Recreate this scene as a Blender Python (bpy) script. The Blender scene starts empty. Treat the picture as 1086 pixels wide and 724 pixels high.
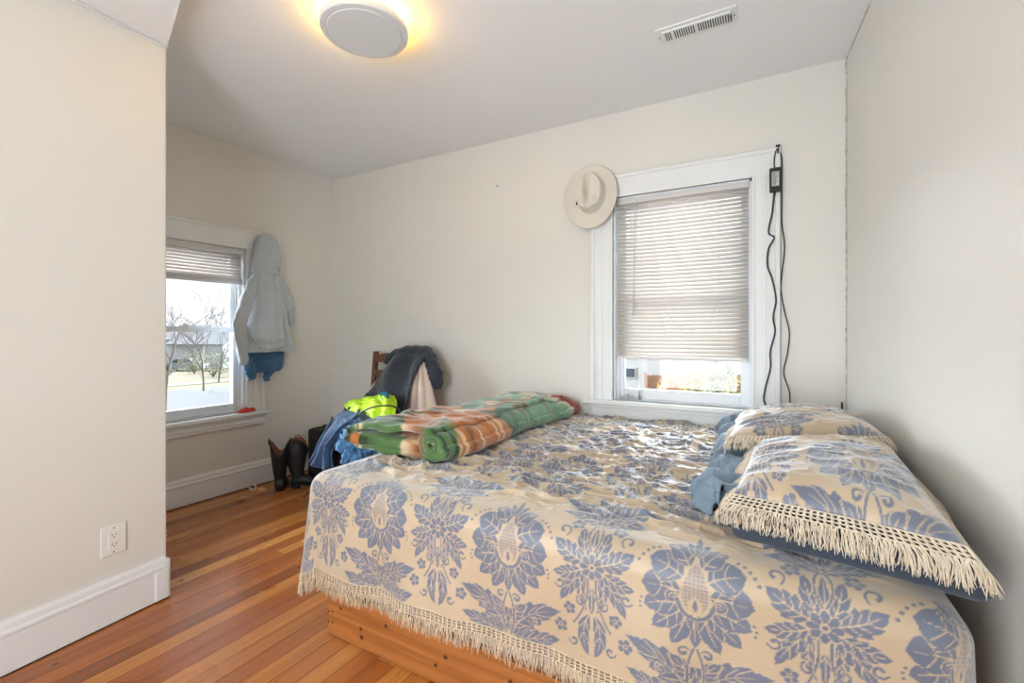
import bpy, bmesh, math, random
import numpy as np
from mathutils import Vector, Matrix
random.seed(7)
RNG = np.random.default_rng(7)
R = math.radians
SC = bpy.context.scene
COL = SC.collection

# ------------------------------------------------------------------ camera, world, lights, exposure
CAM_H = 1.147; YAW = 28.95; FPX = 483.0; HZ = 353.0
cd = bpy.data.cameras.new('camera'); cam = bpy.data.objects.new('camera', cd); COL.objects.link(cam)
cd.sensor_width = 36; cd.lens = 36 * FPX / 1086; cd.shift_y = (HZ - 362) / 1086
cd.clip_start = .02; cd.clip_end = 400
cam.location = (0, 0, CAM_H); cam.rotation_euler = (R(90), 0, R(YAW)); SC.camera = cam

SC.view_settings.view_transform = 'Standard'; SC.view_settings.look = 'None'
SC.view_settings.gamma = 1; SC.view_settings.use_curve_mapping = False
SC.view_settings.exposure = 0.44

W = bpy.data.worlds.new('sky'); SC.world = W; W.use_nodes = True
wn = W.node_tree.nodes; wl = W.node_tree.links; wn.clear()
wo = wn.new('ShaderNodeOutputWorld'); wb = wn.new('ShaderNodeBackground')
wtc = wn.new('ShaderNodeTexCoord'); wmp = wn.new('ShaderNodeMapping'); wmp.inputs['Scale'].default_value = (1, 1, 3)
wno = wn.new('ShaderNodeTexNoise'); wno.inputs['Scale'].default_value = 2.2; wno.inputs['Detail'].default_value = 4
wr = wn.new('ShaderNodeValToRGB'); wr.color_ramp.elements[0].position = .35; wr.color_ramp.elements[1].position = .65
wr.color_ramp.elements[0].color = (.72, .86, 1, 1); wr.color_ramp.elements[1].color = (.95, .97, 1, 1)
wl.new(wtc.outputs['Generated'], wmp.inputs['Vector']); wl.new(wmp.outputs[0], wno.inputs['Vector'])
wl.new(wno.outputs['Fac'], wr.inputs[0]); wl.new(wr.outputs[0], wb.inputs['Color'])
wb.inputs['Strength'].default_value = 1.15; wl.new(wb.outputs[0], wo.inputs['Surface'])


def light(name, kind, loc, rot, energy, color, **kw):
    d = bpy.data.lights.new(name, kind); o = bpy.data.objects.new(name, d); COL.objects.link(o)
    o.location = loc; o.rotation_euler = rot; d.energy = energy; d.color = color
    for k, v in kw.items(): setattr(d, k, v)
    return o


def look(loc, to):
    return (Vector(to) - Vector(loc)).to_track_quat('-Z', 'Y').to_euler()


# broad daylight from the bright overcast sky in front of either window
light('daylight_west', 'SUN', (-8, 1, 5), look((-8, -.2, 4.0), (0, 1.6, .9)), 13.5, (.86, .94, 1), angle=R(50))
light('daylight_north', 'SUN', (0, 9, 5), look((-1.0, 8, 4.5), (-.2, 0, .6)), 15.0, (.86, .94, 1), angle=R(70))
# added fill light behind the camera, aimed in through the doorway opening
light('rear_fill_light', 'AREA', (-.75, -1.35, 1.15), look((-.75, -1.35, 1.15), (-1.1, 1.6, 2.4)), 80, (.88, .95, 1),
      shape='RECTANGLE', size=1.5, size_y=2.0)

# ------------------------------------------------------------------ geometry helpers
ca, sa = math.cos(R(YAW)), math.sin(R(YAW))


def ray(px, py):
    l = (px - 543) / FPX
    return Vector((l * ca - sa, l * sa + ca, (HZ - py) / FPX))


def aty(px, py, Y): r = ray(px, py); t = Y / r.y; return Vector((r.x * t, Y, CAM_H + r.z * t))


def atz(px, py, Z): r = ray(px, py); t = (Z - CAM_H) / r.z; return Vector((r.x * t, r.y * t, Z))


def frame(ox, oy, dx, dy):
    """wall frame: local x to the right as seen from inside, y into the wall, z up"""
    return Matrix(((dx, -dy, 0, ox), (dy, dx, 0, oy), (0, 0, 1, 0), (0, 0, 0, 1)))


BW = frame(-3.342, 2.763, 1, 0); BWX = 3.342           # back wall: u = x + BWX
LW = frame(-3.342, 2.763, .02195, .99976)              # left wall, u <= 0
NL = frame(-2.28, 1.01, -.0883, .9961)                 # near left wall, u <= 0
RW = frame(.357, 2.763, .0605, -.9982)                 # right wall, u >= 0


def on(fr, px, py, v=0.0):
    """point where the pixel's ray meets the wall plane pushed v (local y)"""
    o = fr.to_translation(); n = Vector((fr[0][1], fr[1][1], 0)); r = ray(px, py)
    t = (o.dot(n) + v) / r.dot(n) if True else 0
    t = ((o + n * v).dot(n)) / Vector((r.x, r.y, 0)).dot(n)
    return Vector((r.x * t, r.y * t, CAM_H + r.z * t))


class MB:
    def __init__(s): s.bm = bmesh.new()

    def box(s, x0, x1, y0, y1, z0, z1, bev=0.0, M=None):
        bm = s.bm
        vs = [bm.verts.new((x, y, z)) for x in (x0, x1) for y in (y0, y1) for z in (z0, z1)]
        fs = [bm.faces.new([vs[i] for i in f]) for f in
              ((0, 1, 3, 2), (4, 6, 7, 5), (0, 4, 5, 1), (2, 3, 7, 6), (0, 2, 6, 4), (1, 5, 7, 3))]
        if bev > 0:
            es = list({e for f in fs for e in f.edges})
            r = bmesh.ops.bevel(bm, geom=es, offset=bev, segments=2, affect='EDGES', profile=.5)
            vs = list({v for v in r['verts']} | {v for v in vs if v.is_valid})
        if M is not None:
            for v in vs: v.co = M @ v.co
        return s

    def tube(s, pts, rad, n=8, caps=True, squash=1.0):
        pts = [Vector(p) for p in pts]; m = len(pts)
        if not hasattr(rad, '__len__'): rad = [rad] * m
        rings = []; up = None
        for i, p in enumerate(pts):
            t = (pts[min(i + 1, m - 1)] - pts[max(i - 1, 0)]).normalized()
            if up is None:
                a = Vector((0, 0, 1)) if abs(t.z) < .9 else Vector((0, 1, 0))
                up = (a - t * a.dot(t)).normalized()
            else:
                up = (up - t * up.dot(t)).normalized()
            b = t.cross(up)
            rings.append([s.bm.verts.new(p + (up * math.cos(k * 2 * math.pi / n) + b * math.sin(k * 2 * math.pi / n) * squash) * rad[i]) for k in range(n)])
        for i in range(m - 1):
            for k in range(n):
                s.bm.faces.new((rings[i][k], rings[i][(k + 1) % n], rings[i + 1][(k + 1) % n], rings[i + 1][k]))
        if caps:
            s.bm.faces.new(rings[0][::-1]); s.bm.faces.new(rings[-1])
        return s

    def loft(s, rings, caps=True):
        rr = [[s.bm.verts.new(p) for p in r] for r in rings]; n = len(rr[0])
        for i in range(len(rr) - 1):
            for k in range(n):
                s.bm.faces.new((rr[i][k], rr[i][(k + 1) % n], rr[i + 1][(k + 1) % n], rr[i + 1][k]))
        if caps:
            s.bm.faces.new(rr[0][::-1]); s.bm.faces.new(rr[-1])
        return s

    def lathe(s, prof, n=48, M=None):
        rr = []
        for r, z in prof:
            ring = [Vector((r * math.cos(k * 2 * math.pi / n), r * math.sin(k * 2 * math.pi / n), z)) for k in range(n)]
            rr.append([s.bm.verts.new(M @ p if M else p) for p in ring])
        for i in range(len(rr) - 1):
            for k in range(n):
                s.bm.faces.new((rr[i][k], rr[i][(k + 1) % n], rr[i + 1][(k + 1) % n], rr[i + 1][k]))
        if prof[0][0] > 1e-4: s.bm.faces.new(rr[0][::-1])
        if prof[-1][0] > 1e-4: s.bm.faces.new(rr[-1])
        bmesh.ops.remove_doubles(s.bm, verts=[v for r in rr for v in r], dist=1e-6)
        return s

    def poly(s, pts): s.bm.faces.new([s.bm.verts.new(p) for p in pts]); return s

    def build(s, name, mat, parent=None, smooth=False, M=None):
        bmesh.ops.recalc_face_normals(s.bm, faces=s.bm.faces)
        me = bpy.data.meshes.new(name); s.bm.to_mesh(me); s.bm.free()
        return link(name, me, mat, parent, smooth, M)


def link(name, me, mat, parent=None, smooth=False, M=None):
    if M is not None and parent is None: pass
    o = bpy.data.objects.new(name, me); COL.objects.link(o)
    me.materials.append(mat)
    if smooth: me.polygons.foreach_set('use_smooth', [True] * len(me.polygons))
    if parent is not None: o.parent = parent
    elif M is not None: o.matrix_world = M
    return o


def tag(o, label=None, cat=None, group=None, kind=None):
    if label: o['label'] = label
    if cat: o['category'] = cat
    if group: o['group'] = group
    if kind: o['kind'] = kind
    return o


def empty(name, loc=(0, 0, 0), rz=0, M=None):
    o = bpy.data.objects.new(name, None); COL.objects.link(o)
    o.empty_display_size = .1
    if M is not None: o.matrix_world = M
    else: o.location = loc; o.rotation_euler = (0, 0, rz)
    return o


def recenter(o):
    """move a top-level mesh's origin to the bottom centre of its shape"""
    me = o.data; n = len(me.vertices); a = np.empty(n * 3); me.vertices.foreach_get('co', a); a = a.reshape(-1, 3)
    c = (a.min(0) + a.max(0)) / 2; c[2] = a[:, 2].min(); a -= c
    me.vertices.foreach_set('co', a.ravel()); me.update()
    o.matrix_world = o.matrix_world @ Matrix.Translation(Vector(c))
    return o


# ------------------------------------------------------------------ numpy noise and sheets
def _h(i, j, s):
    v = np.sin(i * 127.1 + j * 311.7 + s * 74.7) * 43758.5453
    return v - np.floor(v)


def vn(x, y, s=0):
    xi, yi = np.floor(x), np.floor(y); fx, fy = x - xi, y - yi
    fx = fx * fx * (3 - 2 * fx); fy = fy * fy * (3 - 2 * fy)
    a = _h(xi, yi, s); b = _h(xi + 1, yi, s); c = _h(xi, yi + 1, s); d = _h(xi + 1, yi + 1, s)
    return (a * (1 - fx) + b * fx) * (1 - fy) + (c * (1 - fx) + d * fx) * fy


def fbm(x, y, s=0, o=3):
    r = 0; a = .5
    for k in range(o): r = r + a * vn(x * 2 ** k, y * 2 ** k, s + k * 3.3); a *= .5
    return r / (1 - .5 ** o)


def ridge(x, y, s=0): return 1 - np.abs(2 * vn(x, y, s) - 1)


def grid_mesh(name, P, wrap_u=False, cap=False):
    """P: (nu, nv, 3) -> mesh"""
    nu, nv = P.shape[:2]
    me = bpy.data.meshes.new(name)
    idx = np.arange(nu * nv).reshape(nu, nv)
    a = idx if not wrap_u else np.vstack([idx, idx[:1]])
    q = np.stack([a[:-1, :-1], a[1:, :-1], a[1:, 1:], a[:-1, 1:]], -1).reshape(-1, 4)
    me.vertices.add(nu * nv); me.vertices.foreach_set('co', P.reshape(-1).astype(np.float32))
    nf = len(q); me.loops.add(nf * 4); me.loops.foreach_set('vertex_index', q.reshape(-1).astype(np.int32))
    me.polygons.add(nf); me.polygons.foreach_set('loop_start', np.arange(0, nf * 4, 4, dtype=np.int32))
    me.polygons.foreach_set('loop_total', np.full(nf, 4, dtype=np.int32))
    me.update(calc_edges=True); me.validate()
    return me


def attr(me, name, vals):
    a = me.attributes.new(name, 'FLOAT', 'POINT'); a.data.foreach_set('value', np.asarray(vals, dtype=np.float32).ravel())


def cattr(me, name, rgb):
    a = me.attributes.new(name, 'FLOAT_COLOR', 'POINT'); v = np.ones((rgb.reshape(-1, 3).shape[0], 4), dtype=np.float32)
    v[:, :3] = rgb.reshape(-1, 3); a.data.foreach_set('color', v.ravel())


def cr(P, n):
    """Catmull-Rom along axis 0"""
    P = np.asarray(P, float); m = len(P); Q = np.concatenate([[2 * P[0] - P[1]], P, [2 * P[-1] - P[-2]]])
    t = np.linspace(0, m - 1, n); i = np.minimum(t.astype(int), m - 2); f = (t - i).reshape((-1,) + (1,) * (P.ndim - 1))
    a, b, c, d = Q[i], Q[i + 1], Q[i + 2], Q[i + 3]
    return .5 * (2 * b + (c - a) * f + (2 * a - 5 * b + 4 * c - d) * f ** 2 + (3 * b - a - 3 * c + d) * f ** 3)


def normals(P):
    du = np.gradient(P, axis=0); dv = np.gradient(P, axis=1); n = np.cross(du, dv)
    return n / (np.linalg.norm(n, axis=-1, keepdims=True) + 1e-9)


def sheet(name, ctrl, mat, parent=None, nu=60, nv=60, fold=.01, ff=(6, 1.5), fine=.003, th=.006, seed=0):
    """cloth sheet through a control grid with folds running along the first axis"""
    P = np.array([[list(p) for p in row] for row in ctrl], float)
    P = cr(P, nu); P = cr(P.transpose(1, 0, 2), nv).transpose(1, 0, 2)
    u, v = np.meshgrid(np.linspace(0, 1, nu), np.linspace(0, 1, nv), indexing='ij')
    N = normals(P)
    w = vn(u * 2, v * 2, seed + 9)
    d = fold * (np.sin(v * ff[0] * 6.283 + 2.5 * fbm(u * 2, v * 2, seed) * ff[1] + seed) * (.35 + w)) + fine * (2 * fbm(u * 14, v * 14, seed + 4) - 1)
    P = P + N * d[..., None]
    me = grid_mesh(name, P)
    o = link(name, me, mat, parent, True)
    m = o.modifiers.new('thickness', 'SOLIDIFY'); m.thickness = th; m.offset = 0
    return o


def limb(name, pts, rad, mat, parent=None, n=40, m=24, squash=.6, fold=.006, seed=0, sq_dir=(0, 1, 0), caps=True):
    """soft tube through points; squashed along sq_dir; wrinkles across"""
    P = cr([list(p) for p in pts], n); r = cr(np.array(rad, float).reshape(-1, 1), n)[:, 0]
    sd = np.array(sq_dir, float); sd /= np.linalg.norm(sd)
    T = np.gradient(P, axis=0); T /= np.linalg.norm(T, axis=1, keepdims=True)
    A = sd - T * (T @ sd)[:, None]; A /= np.linalg.norm(A, axis=1, keepdims=True); B = np.cross(T, A)
    th = np.linspace(0, 2 * np.pi, m, endpoint=False)
    i = np.linspace(0, 1, n)[:, None]
    wr = fold * (np.sin(th * 3 + i * 9 + seed) * .6 + np.sin(i * 40 + 2 * np.cos(th + seed)) * .5 + (2 * fbm(i * 9 + 0 * th, np.cos(th) * 2 + 5 + 0 * i, seed) - 1))
    rr = r[:, None] + wr
    Q = P[:, None] + A[:, None] * (np.cos(th)[None] * rr * squash)[..., None] + B[:, None] * (np.sin(th)[None] * rr)[..., None]
    if caps:
        Q = np.concatenate([np.repeat(P[:1][:, None], m, 1), Q, np.repeat(P[-1:][:, None], m, 1)], 0)
    me = grid_mesh(name, Q.transpose(1, 0, 2), wrap_u=True)
    return link(name, me, mat, parent, True)


def blob(name, c, rx, ry, rz, mat, parent=None, amp=.15, sc=3.0, seed=0, n=64, m=40, rot=0, flat=True):
    th = np.linspace(0, 2 * np.pi, n, endpoint=False)[:, None]; ph = np.linspace(0, np.pi, m)[None]
    x = np.cos(th) * np.sin(ph); y = np.sin(th) * np.sin(ph); z = np.cos(ph) + 0 * th
    d = 1 + amp * (ridge(x * sc + y * 1.3 * sc + 7, z * sc + y * sc + 9, seed) - .6) + amp * .5 * (ridge(x * sc * 2 + 3, z * 2 * sc - y * sc, seed + 5) - .5)
    d = d + 0.0
    zz = z * d * rz
    if flat: zz = np.where(zz < -.35 * rz, -.35 * rz, zz)
    X = x * d * rx; Y = y * d * ry; c0, s0 = math.cos(rot), math.sin(rot)
    P = np.stack([c[0] + X * c0 - Y * s0, c[1] + X * s0 + Y * c0, c[2] + zz], -1)
    return link(name, grid_mesh(name, P, wrap_u=True), mat, parent, True)


# ------------------------------------------------------------------ materials
def nodes(name):
    m = bpy.data.materials.new(name); m.use_nodes = True; nt = m.node_tree
    return m, nt, nt.nodes['Principled BSDF']


def hexc(r, g, b):
    f = lambda c: ((c / 255 + .055) / 1.055) ** 2.4 if c > 10 else c / 255 / 12.92
    return (f(r), f(g), f(b), 1)


def N(nt, t, **kw):
    n = nt.nodes.new('ShaderNode' + t)
    for k, v in kw.items():
        if k in n.inputs: n.inputs[k].default_value = v
        else: setattr(n, k, v)
    return n


def ramp(nt, src, stops):
    r = N(nt, 'ValToRGB'); e = r.color_ramp.elements
    while len(e) < len(stops): e.new(.5)
    for i, (p, c) in enumerate(stops): e[i].position = p; e[i].color = c
    nt.links.new(src, r.inputs[0]); return r.outputs[0]


def bump(nt, bs, src, strength, dist=.01, prev=None):
    b = N(nt, 'Bump', Strength=strength, Distance=dist); nt.links.new(src, b.inputs['Height'])
    if prev is not None: nt.links.new(prev, b.inputs['Normal'])
    nt.links.new(b.outputs[0], bs.inputs['Normal']); return b.outputs[0]


def simple(name, col, rough=.5, metal=0, nscale=0, namp=.12, bmp=0, bscale=60, sheen=0, spec=.5, stretch=(1, 1, 1), coat=0):
    m, nt, b = nodes(name)
    b.inputs['Roughness'].default_value = rough; b.inputs['Metallic'].default_value = metal
    b.inputs['Specular IOR Level'].default_value = spec
    b.inputs['Sheen Weight'].default_value = sheen; b.inputs['Coat Weight'].default_value = coat
    tc = N(nt, 'TexCoord'); mp = N(nt, 'Mapping'); mp.inputs['Scale'].default_value = stretch
    nt.links.new(tc.outputs['Object'], mp.inputs['Vector'])
    if nscale:
        n = N(nt, 'TexNoise', Scale=nscale, Detail=5.0); nt.links.new(mp.outputs[0], n.inputs['Vector'])
        lo = tuple(c * (1 - namp) for c in col[:3]) + (1,); hi = tuple(min(1, c * (1 + namp)) for c in col[:3]) + (1,)
        nt.links.new(ramp(nt, n.outputs['Fac'], [(.3, lo), (.7, hi)]), b.inputs['Base Color'])
    else: b.inputs['Base Color'].default_value = col
    if bmp:
        n = N(nt, 'TexNoise', Scale=bscale, Detail=4.0); nt.links.new(mp.outputs[0], n.inputs['Vector'])
        bump(nt, b, n.outputs['Fac'], bmp)
    return m


M_wall = simple('wall_paint', hexc(229, 226, 219), .42, nscale=1.3, namp=.02, bmp=.06, bscale=9)
M_wallgloss = simple('wall_paint_satin', hexc(230, 228, 222), .45, nscale=1.3, namp=.02, bmp=.05, bscale=6)
M_ceil = simple('ceiling_paint', hexc(244, 244, 246), .8, nscale=2, namp=.01, bmp=.03, bscale=20)
M_trim = simple('white_trim_paint', hexc(236, 238, 238), .33, nscale=4, namp=.02, bmp=.04, bscale=15)
M_vinyl = simple('white_vinyl', hexc(232, 236, 240), .35, nscale=3, namp=.01)
M_caulk = simple('old_caulk', hexc(190, 188, 178), .8, nscale=160, namp=.3, bmp=.5, bscale=200)
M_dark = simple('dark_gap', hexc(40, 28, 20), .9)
M_black = simple('black_plastic', hexc(28, 28, 30), .4, nscale=30, namp=.1)
M_metal = simple('dark_metal', hexc(60, 58, 56), .4, metal=1)
M_white = simple('white_plastic', hexc(236, 235, 230), .35, nscale=10, namp=.01)
M_bag = simple('black_bag_cloth', hexc(26, 26, 30), .7, bmp=.3, bscale=200)


def floor_mat():
    m, nt, b = nodes('pine_floor_boards'); L = nt.links
    tc = N(nt, 'TexCoord'); mp = N(nt, 'Mapping'); mp.inputs['Rotation'].default_value = (0, 0, R(-88.9) * 0 + .022)
    L.new(tc.outputs['Object'], mp.inputs['Vector']); sp = N(nt, 'SeparateXYZ'); L.new(mp.outputs[0], sp.inputs[0])

    def M(op, a, b_=None, c=None):
        n = N(nt, 'Math', operation=op)
        for i, v in enumerate((a, b_, c)):
            if v is None: continue
            if hasattr(v, 'is_output'): L.new(v, n.inputs[i])
            else: n.inputs[i].default_value = v
        return n.outputs[0]
    xs = M('DIVIDE', sp.outputs['X'], .076); bi = M('FLOOR', xs); fx = M('FRACT', xs)
    wn1 = N(nt, 'TexWhiteNoise', noise_dimensions='1D'); L.new(bi, wn1.inputs['W'])
    ys = M('ADD', M('DIVIDE', sp.outputs['Y'], 2.6), M('MULTIPLY', wn1.outputs['Value'], 7.0))
    yi = M('FLOOR', ys); fy = M('FRACT', ys)
    cx = N(nt, 'CombineXYZ'); L.new(bi, cx.inputs[0]); L.new(yi, cx.inputs[1])
    wn2 = N(nt, 'TexWhiteNoise', noise_dimensions='3D'); L.new(cx.outputs[0], wn2.inputs['Vector'])
    base = ramp(nt, wn2.outputs['Value'], [(0, hexc(146, 80, 34)), (.25, hexc(190, 112, 50)), (.5, hexc(168, 94, 42)), (.75, hexc(206, 134, 64)), (1, hexc(222, 158, 84))])
    # grain
    off = N(nt, 'VectorMath', operation='ADD'); sc2 = N(nt, 'Mapping'); sc2.inputs['Scale'].default_value = (60, 2.2, 1)
    cmb = N(nt, 'CombineXYZ'); L.new(M('MULTIPLY', wn2.outputs['Value'], 31.0), cmb.inputs[1]); L.new(M('MULTIPLY', wn2.outputs['Value'], 9.0), cmb.inputs[2])
    L.new(mp.outputs[0], sc2.inputs['Vector']); L.new(sc2.outputs[0], off.inputs[0]); L.new(cmb.outputs[0], off.inputs[1])
    g = N(nt, 'TexNoise', Scale=1.0, Detail=6.0, Distortion=.6); L.new(off.outputs[0], g.inputs['Vector'])
    gr = ramp(nt, g.outputs['Fac'], [(.3, (.62, .5, .42, 1)), (.55, (1, 1, 1, 1)), (.75, (1.0, .95, .85, 1))])
    mx = N(nt, 'MixRGB', blend_type='MULTIPLY'); mx.inputs[0].default_value = .8; L.new(base, mx.inputs[1]); L.new(gr, mx.inputs[2])
    # worn dull patches
    wr_ = N(nt, 'TexNoise', Scale=1.6, Detail=5.0); L.new(mp.outputs[0], wr_.inputs['Vector'])
    wf = ramp(nt, wr_.outputs['Fac'], [(.5, (0, 0, 0, 1)), (.72, (.45, .45, .45, 1))])
    mx2 = N(nt, 'MixRGB'); L.new(wf, mx2.inputs[0]); L.new(mx.outputs[0], mx2.inputs[1]); mx2.inputs[2].default_value = hexc(172, 118, 84)
    # gaps
    gx = M('LESS_THAN', M('MINIMUM', fx, M('SUBTRACT', 1.0, fx)), .018)
    gy = M('LESS_THAN', fy, .0009)
    gap = M('MAXIMUM', gx, gy)
    gn = N(nt, 'TexNoise', Scale=3.0, Detail=2.0); L.new(mp.outputs[0], gn.inputs['Vector'])
    gapf = M('MULTIPLY', gap, ramp(nt, gn.outputs['Fac'], [(.35, (.35,) * 3 + (1,)), (.6, (1, 1, 1, 1))]))
    mx3 = N(nt, 'MixRGB'); L.new(gapf, mx3.inputs[0]); L.new(mx2.outputs[0], mx3.inputs[1]); mx3.inputs[2].default_value = hexc(58, 30, 16)
    # knots / dents
    vo = N(nt, 'TexVoronoi', Scale=4.2); L.new(mp.outputs[0], vo.inputs['Vector'])
    kd = ramp(nt, vo.outputs['Distance'], [(.03, (1, 1, 1, 1)), (.06, (0, 0, 0, 1))])
    mx4 = N(nt, 'MixRGB'); L.new(kd, mx4.inputs[0]); L.new(mx3.outputs[0], mx4.inputs[1]); mx4.inputs[2].default_value = hexc(105, 58, 30)
    L.new(mx4.outputs[0], b.inputs['Base Color'])
    rr = ramp(nt, wr_.outputs['Fac'], [(.35, (.22,) * 3 + (1,)), (.7, (.36,) * 3 + (1,))]); L.new(rr, b.inputs['Roughness'])
    b.inputs['Specular IOR Level'].default_value = .55
    p = bump(nt, b, M('SUBTRACT', 1.0, gapf), .5, .002)
    bump(nt, b, g.outputs['Fac'], .06, .01, p)
    return m


M_floor = floor_mat()


def wood(name, c1, c2, knots=True, scale=(1.5, 30, 30), rough=.5):
    m, nt, b = nodes(name); L = nt.links
    tc = N(nt, 'TexCoord'); mp = N(nt, 'Mapping'); mp.inputs['Scale'].default_value = scale
    L.new(tc.outputs['Object'], mp.inputs['Vector'])
    n = N(nt, 'TexNoise', Scale=1.0, Detail=5.0, Distortion=1.2); L.new(mp.outputs[0], n.inputs['Vector'])
    c = ramp(nt, n.outputs['Fac'], [(.3, c1), (.65, c2)])
    L.new(c, b.inputs['Base Color']); b.inputs['Roughness'].default_value = rough
    bump(nt, b, n.outputs['Fac'], .08)
    return m


M_pine = wood('knotty_pine', hexc(146, 84, 38), hexc(178, 112, 56))
M_knot = wood('pine_knot', hexc(70, 36, 16), hexc(100, 54, 24), scale=(60, 60, 60))
M_chair = wood('brown_chair_wood', hexc(92, 54, 40), hexc(124, 78, 58), scale=(20, 20, 2), rough=.4)


def glass_mat():
    m = bpy.data.materials.new('window_glass'); m.use_nodes = True; nt = m.node_tree; nt.nodes.clear()
    o = N(nt, 'OutputMaterial'); t = N(nt, 'BsdfTransparent'); g = N(nt, 'BsdfGlossy', Roughness=.02)
    f = N(nt, 'Fresnel', IOR=1.45); mx = N(nt, 'MixShader')
    nt.links.new(f.outputs[0], mx.inputs[0]); nt.links.new(t.outputs[0], mx.inputs[1]); nt.links.new(g.outputs[0], mx.inputs[2])
    nt.links.new(mx.outputs[0], o.inputs[0]); return m


M_glass = glass_mat()


def translucent(name, col, w=.4, rough=.5):
    m, nt, b = nodes(name); o = nt.nodes['Material Output']
    b.inputs['Base Color'].default_value = col; b.inputs['Roughness'].default_value = rough
    t = N(nt, 'BsdfTranslucent', Color=col); mx = N(nt, 'MixShader'); mx.inputs[0].default_value = w
    nt.links.new(b.outputs[0], mx.inputs[1]); nt.links.new(t.outputs[0], mx.inputs[2]); nt.links.new(mx.outputs[0], o.inputs[0])
    return m


M_slat = translucent('blind_slat_vinyl', hexc(232, 225, 218), .14, .7)
M_rail = translucent('blind_rail_vinyl', hexc(225, 222, 220), .05)


def damask_mat(name='damask_cotton'):
    m, nt, b = nodes(name); L = nt.links
    a = N(nt, 'Attribute', attribute_name='figure'); k = N(nt, 'Attribute', attribute_name='speck')
    tc = N(nt, 'TexCoord'); n = N(nt, 'TexNoise', Scale=5.0, Detail=3.0); L.new(tc.outputs['Object'], n.inputs['Vector'])
    g = ramp(nt, n.outputs['Fac'], [(.3, hexc(186, 163, 132)), (.7, hexc(197, 176, 147))])
    bl = ramp(nt, n.outputs['Fac'], [(.3, hexc(92, 101, 122)), (.7, hexc(104, 113, 134))])
    mx = N(nt, 'MixRGB'); L.new(a.outputs['Fac'], mx.inputs[0]); L.new(g, mx.inputs[1]); L.new(bl, mx.inputs[2])
    L.new(mx.outputs[0], b.inputs['Base Color']); b.inputs['Roughness'].default_value = .55
    b.inputs['Sheen Weight'].default_value = 1.0; b.inputs['Sheen Roughness'].default_value = .45
    b.inputs['Sheen Tint'].default_value = (.9, .95, 1, 1); b.inputs['Specular IOR Level'].default_value = .8; b.inputs['Coat Weight'].default_value = .6; b.inputs['Coat Roughness'].default_value = .5
    w = N(nt, 'TexNoise', Scale=420.0, Detail=2.0); L.new(tc.outputs['Object'], w.inputs['Vector'])
    p = bump(nt, b, w.outputs['Fac'], .25, .002)
    p = bump(nt, b, a.outputs['Fac'], .35, .0015, p); nt.links.new(p, b.inputs['Coat Normal'])
    return m


M_damask = damask_mat()
M_fringe = simple('cream_cotton_fringe', hexc(214, 192, 162), .85, nscale=40, namp=.12, sheen=.3)
M_pfringe = simple('pale_cotton_fringe', hexc(226, 211, 188), .85, nscale=40, namp=.12, sheen=.3)
M_navy = simple('slate_blue_quilt', hexc(48, 60, 76), .75, nscale=6, namp=.25, bmp=.4, bscale=25, sheen=.4)
M_matt = simple('white_mattress_ticking', hexc(230, 228, 222), .8, bmp=.2, bscale=120)


def color_attr_mat(name, rough=.9, sheen=.5, bs=90, bst=.4):
    m, nt, b = nodes(name); a = N(nt, 'Attribute', attribute_name='tint')
    nt.links.new(a.outputs['Color'], b.inputs['Base Color']); b.inputs['Roughness'].default_value = rough
    b.inputs['Sheen Weight'].default_value = sheen; b.inputs['Sheen Roughness'].default_value = .4
    tc = N(nt, 'TexCoord'); n = N(nt, 'TexNoise', Scale=bs, Detail=4.0); nt.links.new(tc.outputs['Object'], n.inputs['Vector'])
    bump(nt, b, n.outputs['Fac'], bst, .01); return m


M_plush = color_attr_mat('printed_plush')
M_hood = simple('heather_grey_fleece', hexc(194, 202, 210), .9, nscale=120, namp=.1, bmp=.2, bscale=140, sheen=.3)
M_bluefleece = simple('blue_fleece', hexc(62, 108, 150), .85, nscale=8, namp=.15, bmp=.3, bscale=60, sheen=.3)
M_denim = simple('blue_denim', hexc(48, 78, 114), .8, nscale=22, namp=.4, bmp=.5, bscale=90, sheen=.1)
M_ltdenim = simple('pale_blue_cotton', hexc(84, 136, 184), .8, nscale=30, namp=.4, bmp=.8, bscale=40)
M_navycloth = simple('navy_cloth', hexc(24, 34, 52), .8, nscale=15, namp=.4, bmp=.4, bscale=50)
M_char = simple('charcoal_wool', hexc(42, 48, 60), .85, nscale=10, namp=.2, bmp=.3, bscale=80, sheen=.3)
M_cream = simple('cream_cloth', hexc(226, 206, 192), .85, nscale=5, namp=.06, bmp=.2, bscale=80, sheen=.2)
M_neon = simple('neon_yellow_polyester', hexc(196, 238, 40), .6, nscale=12, namp=.12, bmp=.3, bscale=30)
M_teal = simple('teal_cloth', hexc(20, 110, 140), .7)
M_felt = simple('ivory_felt', hexc(224, 217, 204), .85, nscale=8, namp=.03, bmp=.08, bscale=120, sheen=.2)
M_band = simple('ivory_ribbon', hexc(238, 238, 238), .5)
M_boot = simple('black_leather', hexc(20, 20, 23), .55, nscale=25, namp=.3, bmp=.35, bscale=45)
M_sole = simple('black_rubber', hexc(18, 17, 17), .6)
M_lining = simple('tan_leather_lining', hexc(150, 92, 66), .7, nscale=20, namp=.15)
M_red = simple('red_cloth', hexc(226, 84, 62), .7, bmp=.3, bscale=60)

# ------------------------------------------------------------------ the room
XR0 = .357
Y_FRONT = -.8; ZC = 2.5; ZS = 2.392


def wall(name, fr, u0, u1, mat, holes=(), z1=2.62, th=.14):
    mb = MB(); cuts = sorted(holes)
    u = u0
    for (a, b, c, d) in cuts:
        mb.box(u, a, 0, th, -.05, z1)
        if c > -.05: mb.box(a, b, 0, th, -.05, c)
        mb.box(a, b, 0, th, d, z1); u = b
    mb.box(u, u1, 0, th, -.05, z1)
    return tag(mb.build(name, mat, M=fr), kind='structure')


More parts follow.
